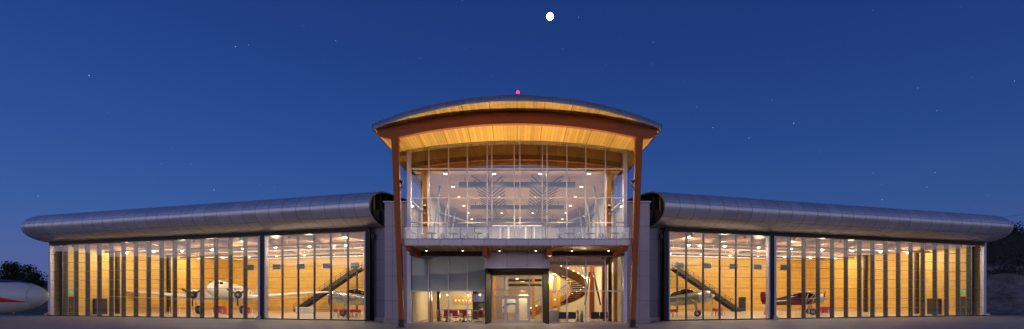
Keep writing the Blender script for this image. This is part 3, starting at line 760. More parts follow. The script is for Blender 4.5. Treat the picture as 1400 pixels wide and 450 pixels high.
# ------------------------------------------------------------------ small hangar kit
def red_chair_h():
    t = thing('stacking_chair', 'red stacking chair', 'chair', (0, 0, 0), 0, 'red chairs set out in the hangars')
    b = MB(); b.box(-.22, .22, -.22, .22, .43, .48); b.done('seat', 'red_leather', t, .01)
    b = MB(); b.box(-.22, .22, .2, .24, .55, .9); b.done('backrest', 'red_leather', t, .01)
    for sx in (-1, 1):
        for sy in (-1, 1):
            b = MB(); b.bar((sx*.2, sy*.2, .43), (sx*.23, sy*.24, 0), .03); b.done('leg', 'chair_black', t)
    return t
proto = None
def place_chairs(side, lst, where):
    global proto
    for i, (px, Y) in enumerate(lst):
        lab = 'red stacking chair %s, %s from the centre tower' % (where, ORD[i])
        if proto is None:
            proto = red_chair_h(); o = proto
        else: o = dup(proto)
        o.location = (PX(px, Y), Y, .02); o.rotation_euler = (0, 0, random.uniform(-.6, .6)); o['label'] = lab
place_chairs(-1, [(490, 57), (484, 59), (478.5, 57.5), (472, 59), (466, 58), (459, 60)], 'below the silver fighter')
place_chairs(1, [(917, 58), (923, 60), (976, 64), (982, 62), (987, 65)], 'beside the green fighter')
def stanchion_row(side, pts, label):
    t = thing('rope_barrier', label, 'barrier', (PX(pts[0][0], pts[0][1]), pts[0][1], .02), 0, 'rope barriers round the aircraft')
    x0, y0 = t.location.x, t.location.y
    P = [(PX(px, Y)-x0, Y-y0) for px, Y in pts]
    for x, y in P:
        b = MB(); b.lathe([(.02, .0), (.18, .0), (.18, .03), (.03, .05), (.03, .95), (.045, .97), (.03, 1.0)], (x, y, 0), n=10); b.done('post', 'duct_white', t)
    for (a, b_), (c, d) in zip(P, P[1:]):
        b = MB(); n = 6
        b.tube([(a+(c-a)*k/n, b_+(d-b_)*k/n, .9-.16*math.sin(math.pi*k/n)) for k in range(n+1)], .022, 6); b.done('rope', 'red_leather', t)
stanchion_row(-1, [(262, 63.5), (276, 62.8), (290, 62.5), (304, 62), (318, 61.5), (332, 61), (345, 60.5)], 'white posts with red ropes in front of the white twin-engine airliner')
stanchion_row(-1, [(232, 68), (245, 67), (256, 66)], 'white posts with red ropes beneath the outer wing of the white airliner')
stanchion_row(1, [(1068, 58.5), (1080, 59), (1092, 59.5), (1106, 60), (1120, 60.5), (1133, 61)], 'white posts with red ropes in front of the red cabin biplane')
def cabinet(px, Y, rz, w, h, mat, label, nm='tool_cabinet', cat='tool cabinet', grp='tool cabinets in the hangars'):
    t = thing(nm, label, cat, (PX(px, Y), Y, .02), rz, grp)
    b = MB(); b.box(-w/2, w/2, -.3, .3, .12, h); b.done('body', mat, t, .015)
    for k in range(4):
        z0 = .17+(h-.22)*k/4; b = MB(); b.box(-w/2+.03, w/2-.03, -.33, -.302, z0, z0+(h-.22)/4-.03); d = b.done('drawer', mat, t)
        b = MB(); b.box(-w/4, w/4, -.36, -.331, z0+.08, z0+.11); b.done('handle', 'steel', d)
    for sx in (-1, 1):
        b = MB(); b.lathe([(.02, -.03), (.06, -.03), (.06, .03), (.02, .03)], (sx*(w/2-.1), 0, .06), 'Y', 10); b.done('caster', 'rubber', t)
cabinet(300, 70, .1, 1.3, 1.05, 'red_paint', 'wide red tool cabinet under the nose of the white airliner')
cabinet(308, 66, -.2, .9, .95, 'orange_paint', 'orange-red tool cabinet right of the airliner nose, nearer the glass')
cabinet(336, 72, .2, 1.0, .9, 'red_paint', 'red tool cabinet by the right engine of the white airliner')
cabinet(417, 72, .2, 2.4, .9, 'white_paint', 'long low white cabinet at the foot of the left hangar stair', 'low_cabinet', 'cabinet', None)
cabinet(1128, 70, -.2, 1.0, 1.0, 'red_paint', 'red tool cabinet right of the cabin biplane')
def gnd_cart(px, Y, rz, label):
    t = thing('equipment_trolley', label, 'trolley', (PX(px, Y), Y, .02), rz, 'equipment trolleys by the end walls')
    b = MB(); b.box(-.7, .7, -.4, .4, .3, .36); b.box(-.7, .7, -.4, .4, 1.0, 1.04); b.done('shelf', 'steel', t)
    for sx in (-1, 1):
        for sy in (-1, 1):
            b = MB(); b.bar((sx*.66, sy*.36, .1), (sx*.66, sy*.36, 1.3), .05); b.done('leg', 'dark_metal', t)
    b = MB(); b.box(-.5, .1, -.3, .3, 1.05, 1.6); b.box(.15, .55, -.25, .2, .37, .8); b.done('equipment_box', 'duct_white', t, .02)
gnd_cart(143, 76, 0, 'steel trolley with white box at the end wall of the left hangar')
gnd_cart(1270, 76, 0, 'steel trolley with white box at the end wall of the right hangar')

# ------------------------------------------------------------------ centre tower
T = thing('terminal_building', 'tall glass-fronted centre building with curved timber canopy roof between the two hangars', 'building', (0, 0, 0))
YG = 45.5
def Ac(Y):
    pts = [(37.5, 16.62), (39.5, 16.65), (45.5, 16.23), (51, 15.65), (84, 14.9)]
    for (a, z0), (b_, z1) in zip(pts, pts[1:]):
        if Y <= b_: return z0+(z1-z0)*(Y-a)/(b_-a)
    return pts[-1][1]
def Dc(Y):
    pts = [(37.5, 1.45), (39.5, 1.5), (45.5, 1.02), (51, .9), (84, .7)]
    for (a, z0), (b_, z1) in zip(pts, pts[1:]):
        if Y <= b_: return z0+(z1-z0)*(Y-a)/(b_-a)
    return pts[-1][1]
HWD = 11.0
def rz_(X, Y): return Ac(Y) - Dc(Y)*(X/HWD)**2
def yf(X): return 37.3+1.8*(X/HWD)**2
xs = [-HWD+2*HWD*i/40 for i in range(41)]
Ys = [0, .5, 1.2, 2.2, 4, 6, 8, 11, 14, 20, 30, 46]
def ypos(X, k): t = k; return yf(X) + Ys[t]*(84-yf(X))/46.0
def sheet(z_off, smooth=True, flip=False):
    b = MB(); V = [[b.v((X, ypos(X, k), rz_(X, max(37.5, ypos(X, k)))+z_off)) for X in xs] for k in range(len(Ys))]
    for k in range(len(Ys)-1):
        for i in range(40): b.face([V[k][i], V[k][i+1], V[k+1][i+1], V[k+1][i]], 0, smooth)
    return b
sheet(0).done('soffit', 'soffit_wood', T)
roof_o = sheet(.38).done('roof', 'dark_metal', T)
b = MB(); rr = []
for (dy, dz) in ((-.04, -.02), (-.04, .40), (.3, .43), (.3, .385)): rr.append([(X, yf(X)+dy, rz_(X, 37.5+max(0, yf(X)-37.5))+dz) for X in xs])
b.rings(rr, closed=False, caps=False); b.done('roof_edge', 'roof_edge', T)
for s_ in (-1, 1):
    b = MB(); rr = []
    for (dx, dz) in ((.0, -.03), (.05, -.03), (.05, .42), (-.2, .42)): rr.append([(s_*(HWD+dx), ypos(HWD, k), rz_(HWD, max(37.5, ypos(HWD, k)))+dz) for k in range(len(Ys))])
    b.rings(rr, closed=False, caps=False); b.done('roof_side_edge', 'black_metal', T)
# main curved front beam
b = MB(); n = 40; BW = 10.75; rr = []
for i in range(n+1):
    X = -BW+2*BW*i/n; top = rz_(X, 39.5)-.004; e = (BW-abs(X))
    th = .98 if e > 1.2 else .98*(.42+.58*(e/1.2)**.6)
    th *= 1.0
    rr.append([(X, 39.32, top), (X, 39.75, top), (X, 39.75, top-th), (X, 39.32, top-th)])
b.rings(rr, smooth=False); b.done('front_beam', 'glulam', T)
# secondary beams over canopy and inside
for Y, th in ((42.8, .0),):
    pass
# leaning posts with steel shoes
for s_ in (-1, 1):
    b = MB(); b.bar((s_*8.92, 39.55, .45), (s_*9.42, 39.55, 15.02), .36, .42, w2=.54, d2=.5, up=(0, 1, 0)); p = b.done('post', 'glulam_post', T, .02)
    b = MB(); b.bar((s_*8.9, 39.55, 0), (s_*8.925, 39.55, .6), .40, .46, up=(0, 1, 0)); b.box(s_*8.9-.35, s_*8.9+.35, 39.2, 39.9, 0, .03); b.done('steel_shoe', 'dark_metal', p)
# grey side blocks
for s_ in (-1, 1):
    x0, x1 = sorted((s_*9.8, s_*12.0))
    b = MB(); b.box(x0, x1, 46.4, 62, .0, 10.9); b.done('side_block', 'wall_panel', T)
    x0, x1 = sorted((s_*9.4, s_*12.1))
    b = MB(); b.box(x0, x1, 46.2, 62.2, 10.9, 11.0); b.done('coping', 'alu', T)
    x0, x1 = sorted((s_*9.8, s_*12.05))
    b = MB(); b.box(x0, x1, 46.2, 46.39, 0, .4); b.done('plinth', 'concrete_base', T)
    # corner mullions
    x0, x1 = sorted((s_*9.43, s_*9.76))
    b = MB(); b.box(x0, x1, YG-.12, YG+.25, 0, rz_(9.76, YG)-.01); b.done('corner_mullion', 'alu_white', T)
    # side glazing upstairs, low wall downstairs
    x0 = s_*9.6
    b = MB(); b.face([b.v(p) for p in ((x0, YG+.3, 6.9), (x0, 51, 6.9), (x0, 51, 14.6), (x0, YG+.3, 15.3))]); b.done('side_glass', 'lobby_glass', T, recalc=False)
    b = MB(); b.box(min(s_*9.5, s_*9.7), max(s_*9.5, s_*9.7), YG+.26, 46.38, 0, 6.3); b.done('side_wall', 'alu', T)
    b = MB(); b.box(min(s_*9.45, s_*9.79), max(s_*9.45, s_*9.79), 46.4, 68, 0, 6.3); b.done('side_wall', 'plaster', T)
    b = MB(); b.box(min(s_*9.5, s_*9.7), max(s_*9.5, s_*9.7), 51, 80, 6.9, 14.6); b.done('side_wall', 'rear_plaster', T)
# curtain wall (upper)
mull = [-9.43, -7.85, -6.1, -4.42, -2.66, -2.24, -.25, .25, 2.24, 2.66, 4.42, 6.1, 7.85, 9.43]
b = MB()
for X in mull[1:-1]: b.box(X-.045, X+.045, YG-.09, YG+.08, 6.87, rz_(X, YG)-.01)
for z in (13.73, 11.16, 8.95): b.box(-9.43, 9.43, YG-.085, YG+.07, z-.035, z+.035)
for X0, X1 in zip(mull, mull[1:]): b.bar((X0, YG, rz_(X0, YG)-.06), (X1, YG, rz_(X1, YG)-.06), .1, .1)
b.box(-9.43, 9.43, YG-.08, YG+.08, 6.865, 6.95)
cw = b.done('curtain_wall', 'alu_white', T)
for i, (X0, X1) in enumerate(zip(mull, mull[1:])):
    b = MB(); b.face([b.v(p) for p in ((X0+.03, YG, 6.9), (X1-.03, YG, 6.9), (X1-.03, YG, rz_(X1, YG)-.03), (X0+.03, YG, rz_(X0, YG)-.03))]); b.done('pane', 'tower_glass', cw, recalc=False)
# door frames in the curtain wall on the balcony
for X in (0, -4.4*0+2.0, -2.0):
    pass
# balcony
b = MB(); b.box(-8.98, 8.98, 40.0, YG-.1, 6.40, 6.86); bal = b.done('balcony_slab', 'slab_panel', T)
b = MB(); b.box(-9.0, 9.0, 39.96, 40.3, 6.86, 6.90); b.done('balcony_edge', 'dark_metal', T)
b = MB(); b.box(-8.95, 8.95, 40.05, YG-.2, 6.33, 6.395); b.done('balcony_soffit', 'soffit_wood', T)
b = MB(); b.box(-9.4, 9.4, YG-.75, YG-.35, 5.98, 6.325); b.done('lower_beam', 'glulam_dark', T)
for X in (-8.55, -2.55, 2.55, 8.55):
    b = MB(); b.hexa([(X-.18, 40.25, 6.05 if abs(X) > 5 else 5.62), (X+.18, 40.25, 6.05 if abs(X) > 5 else 5.62), (X+.18, YG-.77, 5.75), (X-.18, YG-.77, 5.75), (X-.18, 40.25, 6.325), (X+.18, 40.25, 6.325), (X+.18, YG-.77, 6.325), (X-.18, YG-.77, 6.325)])
    b.done('bracket_beam', 'glulam_post', T)
# railing
rail = MB(); xr = [-8.9+17.8*k/16 for k in range(17)]
for X in xr: rail.box(X-.02, X+.02, 40.12, 40.2, 6.9, 7.82)
rail.box(-8.93, 8.93, 40.13, 40.19, 7.83, 7.87)
for s_ in (-1, 1):
    for Y in (41.8, 43.5, 45.2): rail.box(s_*8.9-.02, s_*8.9+.02, Y-.04, Y+.04, 6.9, 7.82)
    rail.box(s_*8.9-.03, s_*8.9+.03, 40.2, 45.35, 7.83, 7.87)
ro = rail.done('railing', 'alu', T)
for X0, X1 in zip(xr, xr[1:]):
    b = MB(); b.face([b.v(p) for p in ((X0+.04, 40.16, 6.93), (X1-.04, 40.16, 6.93), (X1-.04, 40.16, 7.81), (X0+.04, 40.16, 7.81))]); b.done('rail_pane', 'rail_glass', ro, recalc=False)
for s_ in (-1, 1):
    b = MB(); b.face([b.v(p) for p in ((s_*8.9, 40.25, 6.93), (s_*8.9, 45.3, 6.93), (s_*8.9, 45.3, 7.81), (s_*8.9, 40.25, 7.81))]); b.done('rail_pane', 'rail_glass', ro, recalc=False)
# upper floor + interior
b = MB(); b.box(-9.45, 9.45, YG+.1, 80, 6.32, 6.86); b.done('upper_floor', 'hall_floor', T)
b = MB(); b.box(-9.42, 9.42, 46.4, 80, 13.75, 13.9); b.done('hall_ceiling', 'hall_ceiling', T)
b = MB(); rr = []
for i in range(31):
    X = -9.42+18.84*i/30; z = rz_(X, 46.4)-.01; rr.append([(X, 46.3, 13.72), (X, 46.3, z), (X, 46.38, z), (X, 46.38, 13.72)])
b.rings(rr, smooth=False); b.done('bulkhead', 'bulkhead_wood', T)
for lo, hi, y0, m in ((.95, 1.4, 46.12, 'glulam_dark'), (2.0, 2.35, 46.0, 'glulam_dark'), (1.42, 1.5, 46.0, 'column_wood')):  # added arcs imitate the canopy beam and soffit reflected in the upper glass
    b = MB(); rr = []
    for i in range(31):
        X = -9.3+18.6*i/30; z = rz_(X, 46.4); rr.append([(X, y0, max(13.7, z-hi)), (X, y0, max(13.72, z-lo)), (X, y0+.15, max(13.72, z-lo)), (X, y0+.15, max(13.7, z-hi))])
    b.rings(rr, smooth=False); b.done('reflected_beam_arc', m, T)
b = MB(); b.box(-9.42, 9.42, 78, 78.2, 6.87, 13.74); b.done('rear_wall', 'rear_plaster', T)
for Y in (49.2, 61.6, 72): 
    b = MB(); b.box(-5.6, 5.6, Y-.25, Y+.25, 12.9, 13.35); 
    for X in (-5, -2.5, 2.5, 5): b.box(X-.03, X+.03, Y-.03, Y+.03, 13.35, 13.75)
    b.done('air_duct', 'duct_blue', T)
# chevron baffles on the ceiling
for s_ in (-1, 1):
    b = MB(); Xc = s_*2.75; b.box(Xc-.07, Xc+.07, 46.6, 74, 13.38, 13.44)
    Y = 46.9
    while Y < 69:
        for q in (-1, 1):
            b.bar((Xc+q*.12, Y+4.6, 13.44), (Xc+q*1.42, Y, 13.44), .11, .05)
        Y += 1.75
    b.done('ceiling_baffle', 'duct_blue', T)
# timber posts, leaning struts & wall studs behind glass upstairs
for s_ in (-1, 1):
    b = MB(); b.box(s_*8.35-.22, s_*8.35+.22, 46.55, 47.0, 6.87, 13.74); b.done('column', 'column_wood', T)
    for Y, dx in ((52, 0), (58, .3), (65, 0)):
        b = MB(); b.box(s_*8.9-.1, s_*8.9+.1, Y-.15, Y+.15, 6.87, 13.74); b.done('column', 'brace_grey', T)
        b = MB(); b.bar((s_*8.7, Y, 6.9), (s_*7.9, Y+.3, 13.7), .16, .16); b.done('brace', 'brace_grey', T)
# inner glazed door frames upstairs
for X in (-2.0, 0, 2.0):
    b = MB(); w = .95
    for q in (-w, 0, w): b.box(X+q-.05, X+q+.05, 60, 60.1, 6.87, 10.7)
    b.box(X-w, X+w, 60, 60.1, 10.62, 10.75); b.done('door_frame', 'alu_white', T)

# ---- lower floor glazing
def lower_bay(s_):
    XL = [2.72, 4.42, 6.1, 7.85, 9.43]
    b = MB()
    for X in XL[0:1]+XL[1:-1]: b.box(s_*X-.045, s_*X+.045, YG-.09, YG+.08, .0, 5.97)
    x0, x1 = sorted((s_*2.72, s_*9.43))
    b.box(x0, x1, YG-.085, YG+.07, 2.83, 2.92); b.box(x0, x1, YG-.085, YG+.07, 5.90, 5.97); b.box(x0, x1, YG-.1, YG+.1, .005, .09)
    f = b.done('shopfront_window', 'alu_white', T)
    for a, c in zip(XL, XL[1:]):
        for z0, z1 in ((.08, 2.84), (2.91, 5.91)):
            b = MB(); X0, X1 = sorted((s_*a, s_*c)); b.face([b.v(p) for p in ((X0+.03, YG, z0), (X1-.03, YG, z0), (X1-.03, YG, z1), (X0+.03, YG, z1))]); b.done('pane', 'lobby_glass', f, recalc=False)
            if s_ < 0 and z0 > 2:
                b = MB(); b.box(X0+.06, X1-.06, YG+.16, YG+.19, z0, z1); b.done('roller_shade', 'shade_fabric', f)
for s_ in (-1, 1): lower_bay(s_)
b = MB(); b.box(-9.43, 9.43, YG-.34, YG+.1, 5.98, 6.31); b.done('window_header', 'dark_metal', T)
# entrance portal
b = MB(); b.box(-2.75, 2.75, 43.95, 44.35, 4.82, 6.32); b.done('portal_panel', 'slab_panel', T)
b = MB()
for s_ in (-1, 1):
    b.hexa([(s_*2.75, 44.0, 0), (s_*2.68, 44.0, 0), (s_*2.32, 46.6, 0), (s_*2.75, 46.6, 0), (s_*2.75, 44.0, 4.815), (s_*2.68, 44.0, 4.815), (s_*2.32, 46.6, 4.815), (s_*2.75, 46.6, 4.815)])
b.hexa([(-2.6, 44.36, 4.78), (2.6, 44.36, 4.78), (2.3, 46.6, 4.34), (-2.3, 46.6, 4.34), (-2.6, 44.36, 5.2), (2.6, 44.36, 5.2), (2.3, 46.6, 5.2), (-2.3, 46.6, 5.2)])
b.done('portal_reveal', 'black_matte', T)
Ye = 46.5
b = MB()
for X in (-2.28, -1.12, 1.12, 2.28): b.box(X-.05, X+.05, Ye-.06, Ye+.06, 0, 4.34)
for z in (4.28, 3.0, 2.4): b.box(-2.28, 2.28, Ye-.055, Ye+.055, z-.04, z+.04)
b.box(-2.28, -1.12, Ye-.055, Ye+.055, .005, .12); b.box(1.12, 2.28, Ye-.055, Ye+.055, .005, .12)
ef = b.done('entrance_frame', 'alu_white', T)
for X0, X1, z0, z1 in [(a, c, z, z2) for a, c in ((-2.25, -1.15), (-1.09, 1.09), (1.15, 2.25)) for z, z2 in ((3.03, 4.25), (2.43, 2.97))]+[(-2.25, -1.15, .1, 2.37), (1.15, 2.25, .1, 2.37)]:
    b = MB(); b.face([b.v(p) for p in ((X0, Ye, z0), (X1, Ye, z0), (X1, Ye, z1), (X0, Ye, z1))]); b.done('pane', 'lobby_glass', ef, recalc=False)
for s_ in (-1, 1):
    x0, x1 = sorted((s_*.02, s_*1.07)); b = MB()
    b.box(x0, x0+.13, Ye-.04, Ye+.04, .02, 2.35); b.box(x1-.13, x1, Ye-.04, Ye+.04, .02, 2.35); b.box(x0+.13, x1-.13, Ye-.04, Ye+.04, .02, .25); b.box(x0+.13, x1-.13, Ye-.04, Ye+.04, 2.22, 2.35)
    d = b.done('door', 'alu_white', T)
    b = MB(); b.face([b.v(p) for p in ((x0+.13, Ye, .25), (x1-.13, Ye, .25), (x1-.13, Ye, 2.22), (x0+.13, Ye, 2.22))]); b.done('pane', 'lobby_glass', d, recalc=False)
    b = MB(); b.tube([(s_*.1, Ye-.1, .9), (s_*.1, Ye-.1, 1.4)], .02, 6); b.done('handle', 'steel', d)
# ground-floor rooms
b = MB(); b.box(-9.45, 9.45, YG+.1, 66, .005, .02); b.done('ground_floor', 'hall_floor', T)
b = MB(); b.box(-9.45, 9.45, 64, 64.2, .02, 6.3); b.done('rear_wall', 'plaster', T)
b = MB(); b.box(-2.95, -2.76, 46.7, 60, .02, 6.3); b.done('partition', 'plaster', T)
b = MB(); b.box(-9.44, -2.96, YG+.25, 57, 3.0, 3.15); b.done('office_ceiling', 'plaster_white', T)
b = MB(); b.box(-9.44, -4.6, 56.5, 56.7, .02, 3.0); b.done('office_wall', 'plaster', T)
b = MB(); b.box(-7.0, -4.9, 56.3, 56.49, 1.55, 2.35); nich = b.done('display_shelf', 'column_wood', T)
b = MB(); b.box(-8.2, -7.95, 47.2, 48.4, .02, 3.0); b.done('timber_panel', 'column_wood', T)
b = MB(); b.box(-7.75, -7.5, 49.5, 49.8, .02, 3.0); b.done('column', 'dark_metal', T)
b = MB(); b.box(-4.0, -2.97, 51.5, 51.6, .9, 2.75); b.box(-4.6, -4.1, 53, 53.2, .02, 3.0); b.done('dark_partition', 'dark_metal', T)
# lobby: columns & duct
b = MB(); b.tube([(3.0, 47.3, 5.45), (8.3, 47.3, 5.45)], .2, 10); b.done('air_duct', 'dark_metal', T)
for px, Y, w, m, z1 in ((753, 52, .38, 'column_wood', 4.6), (763.5, 53, .34, 'column_wood', 4.6), (809, 56, .5, 'column_red', 6.3), (826, 50, .42, 'column_red', 6.3), (842, 48.5, .42, 'column_wood', 6.3), (834, 49.5, .3, 'dark_metal', 6.3), (729, 54, .3, 'column_wood', 6.3), (676, 52, .3, 'column_wood', 6.3), (686, 56, .3, 'column_wood', 6.3)):
    X = PX(px, Y); b = MB(); b.box(X-w/2, X+w/2, Y-w/2, Y+w/2, .02, z1); b.done('column', m, T)
for (xa, xb) in ((806, 800), (811, 821)):
    b = MB(); b.bar((PX(xa, 54), 54, PZ(372, 54)), (PX(xb, 54), 54, PZ(417, 54)), .16); b.done('brace', 'duct_blue', T)
for Y in (50, 53, 57):
    b = MB(); b.box(-2.6, 9.4, Y-.12, Y+.12, 5.7, 6.28); b.done('floor_beam', 'column_red', T)
# curved staircase
def spiral():
    cx, cy, Rr = 3.1, 53.0, 4.0
    pts = []
    N = 44
    def hp(t, r, dz=0):
        a = R(118) - R(236)*t; return (cx+r*math.cos(a), cy+r*math.sin(a), .6+5.3*t+dz)
    b = MB(); rr = []
    for i in range(N+1):
        t = i/N; rr.append([hp(t, Rr, -.48), hp(t, Rr+.09, -.48), hp(t, Rr+.09, .36), hp(t, Rr, .36)])
    b.rings(rr, smooth=False); st = b.done('spiral_staircase', 'column_wood', T)
    b = MB(); rr = []
    for i in range(N+1):
        t = i/N; rr.append([hp(t, Rr-1.5, -.35), hp(t, Rr-1.41, -.35), hp(t, Rr-1.41, .25), hp(t, Rr-1.5, .25)])
    b.rings(rr, smooth=False); b.done('inner_stringer', 'column_wood', st)
    for i in range(26):
        t = (i+.5)/26; b = MB(); a = hp(t-.016, Rr-1.4, 0); c = hp(t-.016, Rr, 0); d = hp(t+.016, Rr, 0); e = hp(t+.016, Rr-1.4, 0); z = a[2]
        P = [(p[0], p[1], z-.14) for p in (a, c, d, e)] + [(p[0], p[1], z+.02) for p in (a, c, d, e)]
        b.hexa(P); b.done('tread', 'glulam_dark', st)
    b = MB(); b.tube([hp(i/N, Rr+.05, 1.2) for i in range(N+1)], .03, 6)
    for i in range(0, N+1, 1): b.tube([hp(i/N, Rr+.05, .3), hp(i/N, Rr+.05, 1.2)], .015, 5)
    b.done('handrail', 'steel', st)
    b = MB(); b.tube([hp(i/N, Rr-1.46, 1.15) for i in range(N+1)], .03, 6)
    for i in range(0, N+1, 1): b.tube([hp(i/N, Rr-1.46, .25), hp(i/N, Rr-1.46, 1.15)], .015, 5)
    b.done('handrail', 'dark_metal', st)
    for i in range(24):
        p = hp((i+.5)/24, Rr+.05, .42); b = MB(); b.lathe([(.01, -.045), (.045, -.02), (.05, .01), (.03, .045), (.01, .05)], p, n=8); b.done('step_light', 'lamp_small', st)
spiral()
# ------------------------------------------------------------------ furniture in tower
def armchair(label):
    t = thing('lobby_chair', label, 'chair', (0, 0, 0), 0, 'black chairs in the lobby window')
    b = MB(); b.box(-.36, .36, -.36, .3, .32, .48); b.done('seat', 'chair_black', t, .03)
    b = MB(); b.box(-.36, .36, -.44, -.34, .40, .95); b.done('backrest', 'chair_black', t, .03)
    for sx in (-1, 1):
        b = MB(); b.box(sx*.36-.04, sx*.36+.04, -.36, .3, .5, .6); b.done('armrest', 'chair_black', t, .02)
        for sy in (-1, 1):
            b = MB(); b.bar((sx*.32, sy*.3, .32), (sx*.34, sy*.32, 0), .035); b.done('leg', 'steel', t)
    return t
ac = None
for px, lab in ((769, 'black lounge chair in the lobby window, first from the entrance'), (781.5, 'black lounge chair left of the brass stand'), (813, 'black lounge chair right of the brass stand'), (824.5, 'black lounge chair nearest the timber post at the lobby corner')):
    if ac is None: ac = armchair(lab); o = ac
    else: o = dup(ac, label=lab)
    o.location = (PX(px, 47.2), 47.2, .02)
t = thing('brass_stand', 'slender brass display stand between the pairs of black lounge chairs', 'display stand', (PX(790, 46.8), 46.8, .02))
b = MB(); b.lathe([(.02, 0), (.28, 0), (.28, .04), (.12, .12), (.07, .5), (.07, .8), (.14, .95), (.03, 1.0)]); b.done('base', 'brass', t)
b = MB(); b.lathe([(.02, 0), (.2, .02), (.22, .06), (.02, .1)], (0, 0, 1.0)); b.box(-.02, .02, -.02, .02, 1.08, 1.5); b.done('top', 'brass', t)
t = thing('water_dispenser', 'small teal and steel dispenser right of the brass stand', 'dispenser', (PX(795.5, 46.9), 46.9, .02))
b = MB(); b.lathe([(.02, 0), (.15, 0), (.15, .75), (.1, .8), (.02, .82)]); b.done('body', 'teal_paint', t)
b = MB(); b.lathe([(.02, 0), (.12, 0), (.12, .2), (.02, .28)], (0, 0, .8)); b.done('top', 'steel', t)
t = thing('reception_counter', 'pale reception counter behind the lobby glass next to the entrance', 'counter', (PX(757.5, 48.5), 48.5, .02))
b = MB(); b.box(-.7, .5, -.3, .3, 0, 1.02); b.done('body', 'plaster_white', t, .02)
b = MB(); b.box(-.76, .56, -.36, .36, 1.02, 1.07); b.done('top', 'white_paint', t, .01)
# office: conference table and red chairs
t = thing('conference_table', 'long conference table ringed with red office chairs', 'table', (PX(622.5, 48.0), 48.0, .02))
b = MB(); b.box(-1.1, 1.1, -.55, .55, .71, .75); b.done('tabletop', 'white_paint', t, .01)
for X in (-.8, .8):
    b = MB(); b.box(X-.05, X+.05, -.3, .3, .03, .71); b.box(X-.3, X+.3, -.35, .35, 0, .03); b.done('leg', 'chair_black', t)
def office_chair(label):
    t = thing('office_chair', label, 'chair', (0, 0, 0), 0, 'red office chairs')
    b = MB(); b.box(-.25, .25, -.25, .25, .44, .52); b.done('seat', 'red_leather', t, .03)
    b = MB(); b.box(-.24, .24, -.30, -.24, .58, 1.12); b.done('backrest', 'red_leather', t, .04)
    b = MB(); b.tube([(0, 0, .1), (0, 0, .44)], .03, 8); b.bar((0, -.2, .46), (0, -.29, .65), .06, .03); b.done('column', 'steel', t)
    b = MB()
    for k in range(5): a = 2*math.pi*k/5; b.bar((0, 0, .12), (math.cos(a)*.3, math.sin(a)*.3, .06), .05, .04)
    b.done('star_base', 'chair_black', t)
    for k in range(5): a = 2*math.pi*k/5; b = MB(); b.lathe([(.005, -.02), (.03, -.02), (.03, .02), (.005, .02)], (math.cos(a)*.3, math.sin(a)*.3, .03), 'Y', 8); b.done('caster', 'chair_black', t)
    for sx in (-1, 1):
        b = MB(); b.box(sx*.28-.03, sx*.28+.03, -.18, .15, .68, .71); b.bar((sx*.28, 0, .68), (sx*.24, 0, .5), .03); b.done('armrest', 'chair_black', t)
    return t
oc = None
lst = [(610.5, 46.5, 0.1, 'nearest the left end of the table, back to the glass'), (623.5, 46.4, -.15, 'centre front of the table, back to the glass'), (634, 46.8, .5, 'at the right front of the table'), (602, 48.0, -1.7, 'at the left head of the table'), (630, 49.6, 3.0, 'on the far side of the table, right'), (616, 49.6, 3.3, 'on the far side of the table, left'), (641, 48.1, 1.6, 'at the right head of the table'), (655, 46.9, .6, 'alone beside the teal desk')]
for px, Y, rz, lab in lst:
    lab = 'red office chair ' + lab
    if oc is None: oc = office_chair(lab); o = oc
    else: o = dup(oc, label=lab)
    o.location = (PX(px, Y), Y, .02); o.rotation_euler = (0, 0, rz)
t = thing('desk', 'teal-topped work desk in the office corner beside the entrance', 'desk', (PX(655, 50.2), 50.2, .02))
b = MB(); b.box(-.75, .75, -.35, .35, .95, 1.0); b.done('tabletop', 'teal_paint', t)
for X in (-.68, .68): b = MB(); b.box(X-.03, X+.03, -.3, .3, 0, .95); b.done('leg', 'steel', t)
t = thing('wall_screen', 'dark blue screen on the office partition', 'screen', (PX(654, 51.3), 51.3, 2.25))
b = MB(); b.box(-.62, .62, -.03, .1, -.42, .42); b.done('housing', 'chair_black', t, .01)
b = MB(); b.box(-.58, .58, -.035, -.031, -.38, .38); b.done('display', 'screen_blue', t)
t = thing('potted_plant', 'bushy potted plant on the teal desk', 'plant', (PX(659, 50.1), 50.1, 1.02))
b = MB(); b.lathe([(.01, 0), (.1, 0), (.14, .2), (.12, .2), (.01, .18)]); b.done('pot', 'duct_white', t)
b = MB(); rnd = random.Random(4)
for k in range(70):
    p = Vector((rnd.gauss(0, .16), rnd.gauss(0, .16), .38+rnd.gauss(0, .14))); q = Euler((rnd.random()*6, rnd.random()*6, rnd.random()*6)).to_matrix()
    b.face([b.v(p+q@Vector(c)) for c in ((-.08, 0, 0), (0, -.03, 0), (.08, 0, 0), (0, .03, 0))])
b.done('foliage', 'scrub', t, recalc=False)
t = thing('side_counter', 'low cream counter along the office back wall below the lit shelf', 'counter', (-6.6, 55.9, .02))
b = MB(); b.box(-1.6, 1.6, -.3, .3, 0, .9); b.done('body', 'plaster_white', t, .01)
b = MB(); b.box(-1.65, 1.65, -.35, .35, .9, .95); b.done('top', 'fin_metal', t)
for k in range(5):
    t = thing('shelf_lamp', 'small glowing jar lamp on the office shelf, %s from the left' % ORD[k], 'lamp', (-6.75+.4*k, 56.2, 1.86), 0, 'jar lamps on the office shelf')
    b = MB(); b.lathe([(.01, 0), (.07, 0), (.08, .12), (.04, .18), (.01, .18)], n=10); b.done('jar', 'jar_glow', t)
    b = MB(); b.box(-.09, .09, -.06, .06, -.03, -.001); b.done('stand', 'fin_metal', t)
